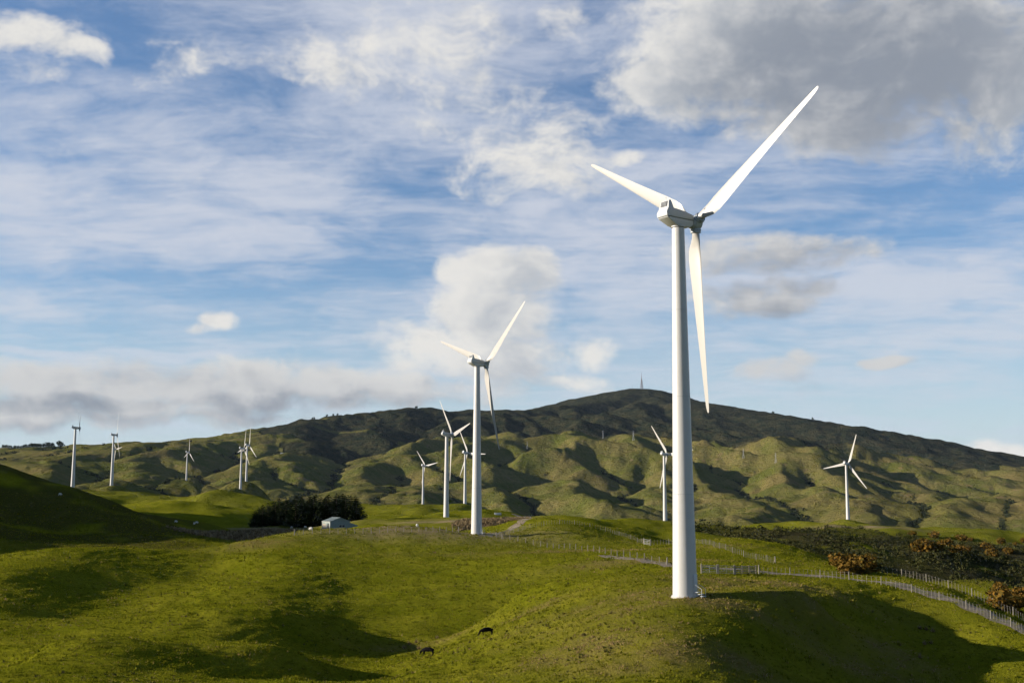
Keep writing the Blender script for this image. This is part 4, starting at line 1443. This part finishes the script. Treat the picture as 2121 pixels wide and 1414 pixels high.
M_PYL = paint('pylon steel', (0.42, 0.42, 0.42), 0.5, 0.3, 1.0, metal=0.2)
mb = lattice(MB(), -3, 20, 6.4, 1.5, 5, 0.16)
me_pb = lattice(mb, 20, 31, 1.5, 0.6, 3, 0.12).mesh('lattice_tower')
me_arm = MB().tube((-4.6, 0, 0), (4.6, 0, 0), 0.14, 0.14, 4).tube((-4.6, 0, 0), (0, 0, 1.3), 0.1, 0.1, 4).tube((4.6, 0, 0), (0, 0, 1.3), 0.1, 0.1, 4).mesh('crossarm')
for px, py, hpx, lab in ((1540, 950, 19, 'left of the two clear power pylons on the hillside right of the tallest tower'), (1607, 959, 21, 'right of the two clear power pylons on the hillside right of the tallest tower'),
                         (1249, 908, 17, 'faint power pylon on the high pasture left of the tallest tower'), (1312, 912, 20, 'faint power pylon on the high pasture next to the tallest tower'),
                         (1092, 930, 16, 'faint power pylon on the pasture right of the second largest turbine')):
    p = hit(px, py)
    D = p[1]
    s = hpx * D / FPX / 31.0
    root = link('power_pylon', None, loc=tuple(p), rot=(0, 0, R(8)), scale=(s, s, s))
    tag(root, lab, 'pylon', 'power pylons across the hills')
    link('lattice_tower', me_pb, M_PYL, root)
    for z in (20, 24, 28):
        link('crossarm', me_arm, M_PYL, root, (0, 0, z))


# ------------------------------------------------------------------ animals (skinned bodies)
def skinned(name, verts, edges, radii, mat, parent=None, loc=(0, 0, 0), rot=(0, 0, 0), scale=(1, 1, 1)):
    me = bpy.data.meshes.new(name)
    me.from_pydata(verts, edges, [])
    o = link(name, me, mat, parent, loc, rot, scale)
    sk = o.modifiers.new('skin', 'SKIN')
    sk.use_smooth_shade = True
    layer = me.skin_vertices[0] if me.skin_vertices else None
    if layer is None:
        bm = bmesh.new()
        bm.from_mesh(me)
        bm.verts.layers.skin.verify()
        bm.to_mesh(me)
        bm.free()
        layer = me.skin_vertices[0]
    for k, r in enumerate(radii):
        layer.data[k].radius = r if isinstance(r, tuple) else (r, r)
    layer.data[0].use_root = True
    ss = o.modifiers.new('subdivision', 'SUBSURF')
    ss.levels = ss.render_levels = 2
    return o


COW_V = [(0, 0, 1.02), (-0.55, 0, 1.03), (-0.98, 0, 1.05), (0.45, 0, 1.00), (0.85, 0, 1.02), (1.18, 0, 0.82), (1.42, 0, 0.50), (1.52, 0, 0.22), (1.60, 0, 0.08),
         (-0.95, .22, .72), (-1.0, .24, .45), (-0.95, .24, .06), (-0.95, -.22, .72), (-1.02, -.24, .45), (-0.98, -.24, .06),
         (0.72, .20, .68), (0.74, .20, .40), (0.72, .20, .05), (0.72, -.20, .68), (0.66, -.20, .40), (0.60, -.20, .05),
         (-1.16, 0, 1.05), (-1.24, 0, 0.75), (-1.24, 0, 0.45), (1.42, .20, .58), (1.42, -.20, .58)]
COW_E = [(0, 1), (1, 2), (0, 3), (3, 4), (4, 5), (5, 6), (6, 7), (7, 8), (2, 9), (9, 10), (10, 11), (2, 12), (12, 13), (13, 14), (4, 15), (15, 16), (16, 17), (4, 18), (18, 19), (19, 20), (2, 21), (21, 22), (22, 23), (6, 24), (6, 25)]
COW_R = [(.36, .40), (.35, .37), (.30, .32), (.35, .38), (.28, .33), (.19, .23), (.14, .16), (.10, .11), (.075, .07), .15, .08, .06, .15, .08, .06, .13, .075, .06, .13, .075, .06, .05, .03, .04, .035, .035]
M_COW = paint('black hide', (0.007, 0.006, 0.006), 0.8, 0.3, 3.0, spec=0.05)
for pix, rz, lab in (((1008, 1317), R(196), 'black cow grazing on the lit spur left of the tallest tower'), ((886, 1358), R(168), 'black cow grazing lower down beside the brown reeds in the gully')):
    p = hit(*pix)
    root = link('cow', None, loc=(p[0], p[1], p[2] + 0.06), rot=(0, 0, rz), scale=(0.68, 0.68, 0.76))
    tag(root, lab, 'cow')
    skinned('body', COW_V, COW_E, COW_R, M_COW, root)

SHEEP_V = [(0, 0, .58), (-.30, 0, .60), (-.5, 0, .56), (.25, 0, .58), (.45, 0, .62), (.62, 0, .42), (.74, 0, .22), (-.4, .13, .3), (-.4, .13, .02), (-.4, -.13, .3), (-.4, -.13, .02), (.32, .12, .3), (.32, .12, .02), (.32, -.12, .3), (.32, -.12, .02)]
SHEEP_E = [(0, 1), (1, 2), (0, 3), (3, 4), (4, 5), (5, 6), (2, 7), (7, 8), (2, 9), (9, 10), (3, 11), (11, 12), (3, 13), (13, 14)]
SHEEP_R = [.30, .30, .22, .28, .18, .10, .07, .09, .045, .09, .045, .09, .045, .09, .045]
M_WOOL = paint('fleece', (0.55, 0.52, 0.46), 0.95, 0.4, 6.0, bump=0.5)
for pix, rz, lab in (((364, 1082), .3, 'white sheep near the lit left end of the green bench'), ((402, 1086), 2.2, 'left sheep of the pair in the shade of the bench left of the pines'), ((407, 1084), .4, 'right sheep of the pair in the shade of the bench left of the pines'),
                     ((604, 1094), 1.0, 'white sheep between the pines and the brown reeds'), ((644, 1098), 2.8, 'pale sheep on the crest left of the shed'), ((632, 1093), 0.2, 'white sheep close to the left side of the shed'),
                     ((1096, 1067), 1.2, 'left sheep of the pair beside the bend of the far track'), ((1101, 1067), .1, 'right sheep of the pair beside the bend of the far track'), ((864, 1091), 2.0, 'white sheep on the bare flat behind the crest'),
                     ((124, 1027), .6, 'sheep speck on the dark hill below the leftmost turbine')):
    p = hit(*pix)
    root = link('sheep', None, loc=(p[0], p[1], p[2]), rot=(0, 0, rz), scale=(0.95,) * 3)
    tag(root, lab, 'sheep', 'sheep scattered over the flats')
    skinned('body', SHEEP_V, SHEEP_E, SHEEP_R, M_WOOL, root)

# small pump hut by the far track
p = hit(1031, 1066)
root = link('concrete_trough', None, loc=tuple(p), rot=(0, 0, R(4)))
tag(root, 'small white trough at the edge of the reed field by the far track', 'trough')
link('trough_body', MB().box((0, 0, 0.5), (3.6, 1.4, 1.2)).bevel(0.06).mesh('trough_body', True, .6), M_NAC, root)
link('water', MB().box((0, 0, 1.115), (3.2, 1.0, 0.02)).mesh('water'), M_DARK, root)

# ------------------------------------------------------------------ scrub, gorse, grass
def scatter(n, mask, rmin, rmax, seed, half=0.48):
    """Random points of the terrain inside the view wedge where a vertex mask (0..1) allows them."""
    rg = np.random.default_rng(seed)
    i0, i1 = np.searchsorted(G_V, math.log(rmin)), np.searchsorted(G_V, math.log(rmax))
    j0, j1 = np.searchsorted(G_PHI, -half), np.searchsorted(G_PHI, half)
    w = (mask[i0:i1, j0:j1] * GR[i0:i1, j0:j1] ** 2).ravel()
    k = rg.choice(len(w), n, p=w / w.sum())
    i, j = k // (j1 - j0) + i0, k % (j1 - j0) + j0
    v = G_V[i] + rg.uniform(-.5, .5, n) * 0.006
    ph = G_PHI[j] + rg.uniform(-.5, .5, n) * 0.0016
    x, y = np.exp(v) * np.sin(ph), np.exp(v) * np.cos(ph)
    return np.stack([x, y, ground(x, y)], 1), i, j


M_SCRUB = leafy('dark scrub leaves', (0.015, 0.021, 0.007), (0.066, 0.060, 0.022))
M_GORSE = leafy('gorse in flower', (0.026, 0.032, 0.009), (0.160, 0.082, 0.014))
M_GULLY = leafy('gully scrub leaves', (0.012, 0.018, 0.009), (0.040, 0.044, 0.020))
M_GRASS = leafy('grass blades', (0.087, 0.098, 0.004), (0.195, 0.174, 0.016), 0.75, 'tone', 0.3, (0.25, 0.175, 0.078))
M_RUSH = leafy('rush tufts', (0.045, 0.058, 0.008), (0.140, 0.110, 0.036), 0.8)
M_REED = leafy('dry reeds', (0.10, 0.070, 0.034), (0.25, 0.185, 0.100), 0.8)

P_, i_, j_ = scatter(3200, (BUSHY > 0.26) * (0.3 + BUSHY) * sstep(fbm(GX / 28, GY / 28, 3, 171), -0.55, 0.0), 225, 900, 21)
sz = np.random.default_rng(3).uniform(0.6, 1.5, len(P_)) ** 1.7
V, F, T = leaf_cloud(P_ + np.array([0, 0, 0.35]) * sz[:, None], sz, 30, 0.20, 0.75, 31)
tag(link('scrub', mesh_np('scrub', V, F, False, {'tone': T}), M_SCRUB), 'dense dark scrub covering the valley side at the right', 'scrub', kind='stuff')

P_, i_, j_ = scatter(5200, GULLY * (GULLY > 0.35) * (GR < 3600) * (FOREST < 0.5), 1050, 3600, 23)
rr = np.hypot(P_[:, 0], P_[:, 1])
sz = np.random.default_rng(4).uniform(1.5, 4.6, len(P_)) * (0.7 + rr / 4500)
V, F, T = leaf_cloud(P_ + np.array([0, 0, 0.3]) * sz[:, None], sz, 12, 0.38, 0.8, 33)
tag(link('scrub', mesh_np('gully_scrub', V, F, False, {'tone': T}), M_GULLY), 'dark bush filling the gullies of the far hills', 'bush', kind='stuff')


def bush_mesh(seed):
    rg = np.random.default_rng(seed)
    n = 8
    cs = np.stack([rg.normal(0, .34, n), rg.normal(0, .34, n), rg.uniform(.15, .95, n)], 1)
    rads = rg.uniform(.42, .7, n)
    cs[0], rads[0] = (0, 0, .5), 0.8
    V, F, T = leaf_cloud(cs, rads, 46, 0.20, 0.85, seed, 0.15)
    mb = MB()
    for c in cs:
        mb.tube((0, 0, -.2), tuple(c), 0.05, 0.02, 5)
    return mesh_np('flowering_top', V, F, False, {'tone': T}), mb.mesh('stems')


BUSH = [bush_mesh(700 + k) for k in range(4)]
rgb = np.random.default_rng(9)
for pts, n, smin, smax, lab, grp in (
        ((2062, 2121, 1232, 1264), 12, 1.6, 2.8, '%s orange gorse bush from the left in the clump at the right edge', 'gorse at the right edge'),
        ((1890, 2010, 1108, 1150), 14, 2.2, 4.2, '%s orange gorse bush from the left on the sunlit scrubby spur', 'gorse on the sunlit spur'),
        ((1738, 1800, 1160, 1190), 9, 1.6, 2.8, '%s orange gorse bush from the left above the far track fence', 'gorse at the edge of the dark scrub'),
        ((2040, 2121, 1118, 1160), 6, 2.2, 3.8, '%s gorse bush from the left on the far right slope', 'gorse on the far right slope')):
    for k, px in enumerate(np.linspace(pts[0], pts[1], n)):
        p = hit(px + rgb.uniform(-2, 2), rgb.uniform(*pts[2:]))
        s = rgb.uniform(smin, smax)
        root = link('gorse_bush', None, loc=tuple(p), rot=(0, 0, rgb.uniform(0, 6.28)), scale=(s, s, s * rgb.uniform(.75, 1.0)))
        tag(root, lab % ORD[k], 'bush', grp)
        a, b = BUSH[int(rgb.integers(0, 4))]
        link('flowering_top', a, M_GORSE, root)
        link('stems', b, M_BARK, root)


def tufts(name, P, h, spread, blades, mat, label, cat, seed, tone):
    """Tufts of pointed blades joined into one mesh."""
    rg = np.random.default_rng(seed)
    n = len(P)
    P = np.repeat(P, blades, 0)
    hh = np.repeat(h, blades) * rg.uniform(.6, 1.2, n * blades)
    a = rg.uniform(0, 2 * math.pi, n * blades)
    d = np.stack([np.cos(a), np.sin(a), np.zeros_like(a)], 1)
    sp = np.repeat(spread, blades)
    base = P + d * (sp * rg.uniform(.1, .9, n * blades))[:, None] - np.array([0, 0, 0.04])
    side = np.stack([-np.sin(a), np.cos(a), np.zeros_like(a)], 1)
    w = (hh * rg.uniform(.22, .42, n * blades))[:, None]
    tip = base + d * (hh * rg.uniform(.2, .9, n * blades))[:, None] + np.array([0, 0, 1.0]) * hh[:, None]
    V = np.stack([base - side * w, base + side * w, tip], 1).reshape(-1, 3)
    F = np.arange(len(V)).reshape(-1, 3)
    t = np.repeat(np.clip(np.repeat(tone, blades) + rg.normal(0, .12, n * blades), 0, 1), 3)
    return tag(link(name, mesh_np(name, V, F, False, {'tone': t}), mat), label, cat, kind='stuff')


# density falls with distance as the tufts get too small to tell apart
dens = 1.0 / np.maximum(GR, 80) ** 1.55 * (REED < 0.5)
P_, i_, j_ = scatter(GRASS_N, dens, 84, 420, 25)
rr = np.hypot(P_[:, 0], P_[:, 1])
rg = np.random.default_rng(6)
clump = fbm(P_[:, 0] / 1.6, P_[:, 1] / 1.6, 2, 131)
h = np.clip(0.15 + 0.13 * clump, 0.04, 0.40) * rg.uniform(.7, 1.3, len(P_)) * (0.75 + rr / 420)
tone = np.clip(0.35 + 0.22 * fbm(P_[:, 0] / 14, P_[:, 1] / 14, 3, 141) + 0.62 * DRY[i_, j_] + rg.normal(0, .17, len(P_)), 0, 1)
tufts('grass', P_, h, h * 1.1, 5, M_GRASS, 'short grazed grass covering the near slopes', 'grass', 35, tone)

P_, i_, j_ = scatter(900, dens * sstep(fbm(GX / 17, GY / 17, 3, 181), 0.0, 0.8), 88, 330, 29)
rr = np.hypot(P_[:, 0], P_[:, 1])
rg = np.random.default_rng(16)
tufts('rushes', P_, rg.uniform(.16, .34, len(P_)) * (0.8 + rr / 600), rg.uniform(.08, .2, len(P_)), 9, M_RUSH, 'darker rush and weed tufts dotted over the near pasture', 'rushes', 39, rg.uniform(0, 1, len(P_)))

P_, i_, j_ = scatter(5200, (REED > 0.3) * REED, 330, 620, 27)
tufts('reeds', P_, np.random.default_rng(8).uniform(.5, 1.1, len(P_)), np.full(len(P_), .5), 5, M_REED, 'dry brown reeds on the wet flats behind the crest', 'reeds', 37, np.random.default_rng(9).uniform(.2, .9, len(P_)))

rgt = np.random.default_rng(14)
TUS = [((1905, 1302), 'brown tussock, left of the row of three on the dark slope below the track'), ((1918, 1304), 'brown tussock, middle of the row of three on the dark slope below the track'), ((1932, 1308), 'brown tussock, right of the row of three on the dark slope below the track'),
       ((1862, 1336), 'tussock, left of the two pairs low on the dark slope'), ((1915, 1334), 'tussock of the pair low on the dark slope, nearer the track'), ((1928, 1332), 'largest tussock low on the dark slope, nearest the track'), ((1905, 1362), 'single tussock lowest on the dark slope at right'),
       ((848, 1334), 'brown rush clump at the bottom of the gully, left of the lower cow'), ((862, 1330), 'brown rush clump above and left of the lower cow'), ((868, 1344), 'brown rush clump touching the left of the lower cow'), ((838, 1342), 'leftmost brown rush clump in the shaded gully'), ((905, 1322), 'rush clump right of and above the lower cow')]
for (px, py), lab in TUS:
    p = hit(px, py)
    n = 60
    a, e = rgt.uniform(0, 6.28, n), rgt.uniform(.15, 1.0, n)
    L = rgt.uniform(.5, 1.0, n)
    d = np.stack([np.cos(a) * np.cos(np.arccos(e)) * 0 + np.cos(a) * (1 - e) , np.sin(a) * (1 - e), e], 1) * L[:, None]
    b0 = np.stack([np.cos(a), np.sin(a), np.zeros(n)], 1) * 0.12
    sd = np.stack([-np.sin(a), np.cos(a), np.zeros(n)], 1) * 0.035
    V = np.stack([b0 - sd, b0 + sd, b0 + d], 1).reshape(-1, 3) - np.array([0, 0, .06])
    o = link('tussock', mesh_np('tussock', V, np.arange(3 * n).reshape(n, 3), False, {'tone': np.repeat(rgt.uniform(.1, .9, n), 3)}), M_REED, None, tuple(p))
    tag(o, lab, 'tussock', 'tussocks and rush clumps')

# ------------------------------------------------------------------ air
if HAZE_DENSITY > 0:
    zt, zb = float(GZ.max()) + 130.0, float(GZ.min()) - 1.0
    me = MB().box((0, 0, (zt + zb) / 2), (HAZE_R * 2, HAZE_R * 2, zt - zb)).mesh('haze')
    mh = bpy.data.materials.new('thin blue air')
    mh.use_nodes = True
    mt = mh.node_tree
    mt.nodes.clear()
    mo = mt.nodes.new('ShaderNodeOutputMaterial')
    pv = mt.nodes.new('ShaderNodeVolumePrincipled')
    pv.inputs['Color'].default_value = (0.62, 0.78, 1.0, 1)
    pv.inputs['Density'].default_value = HAZE_DENSITY
    pv.inputs['Anisotropy'].default_value = 0.0
    mt.links.new(pv.outputs[0], mo.inputs['Volume'])
    tag(link('haze', me, mh), 'thin bluish air over the whole valley', 'haze', kind='stuff')
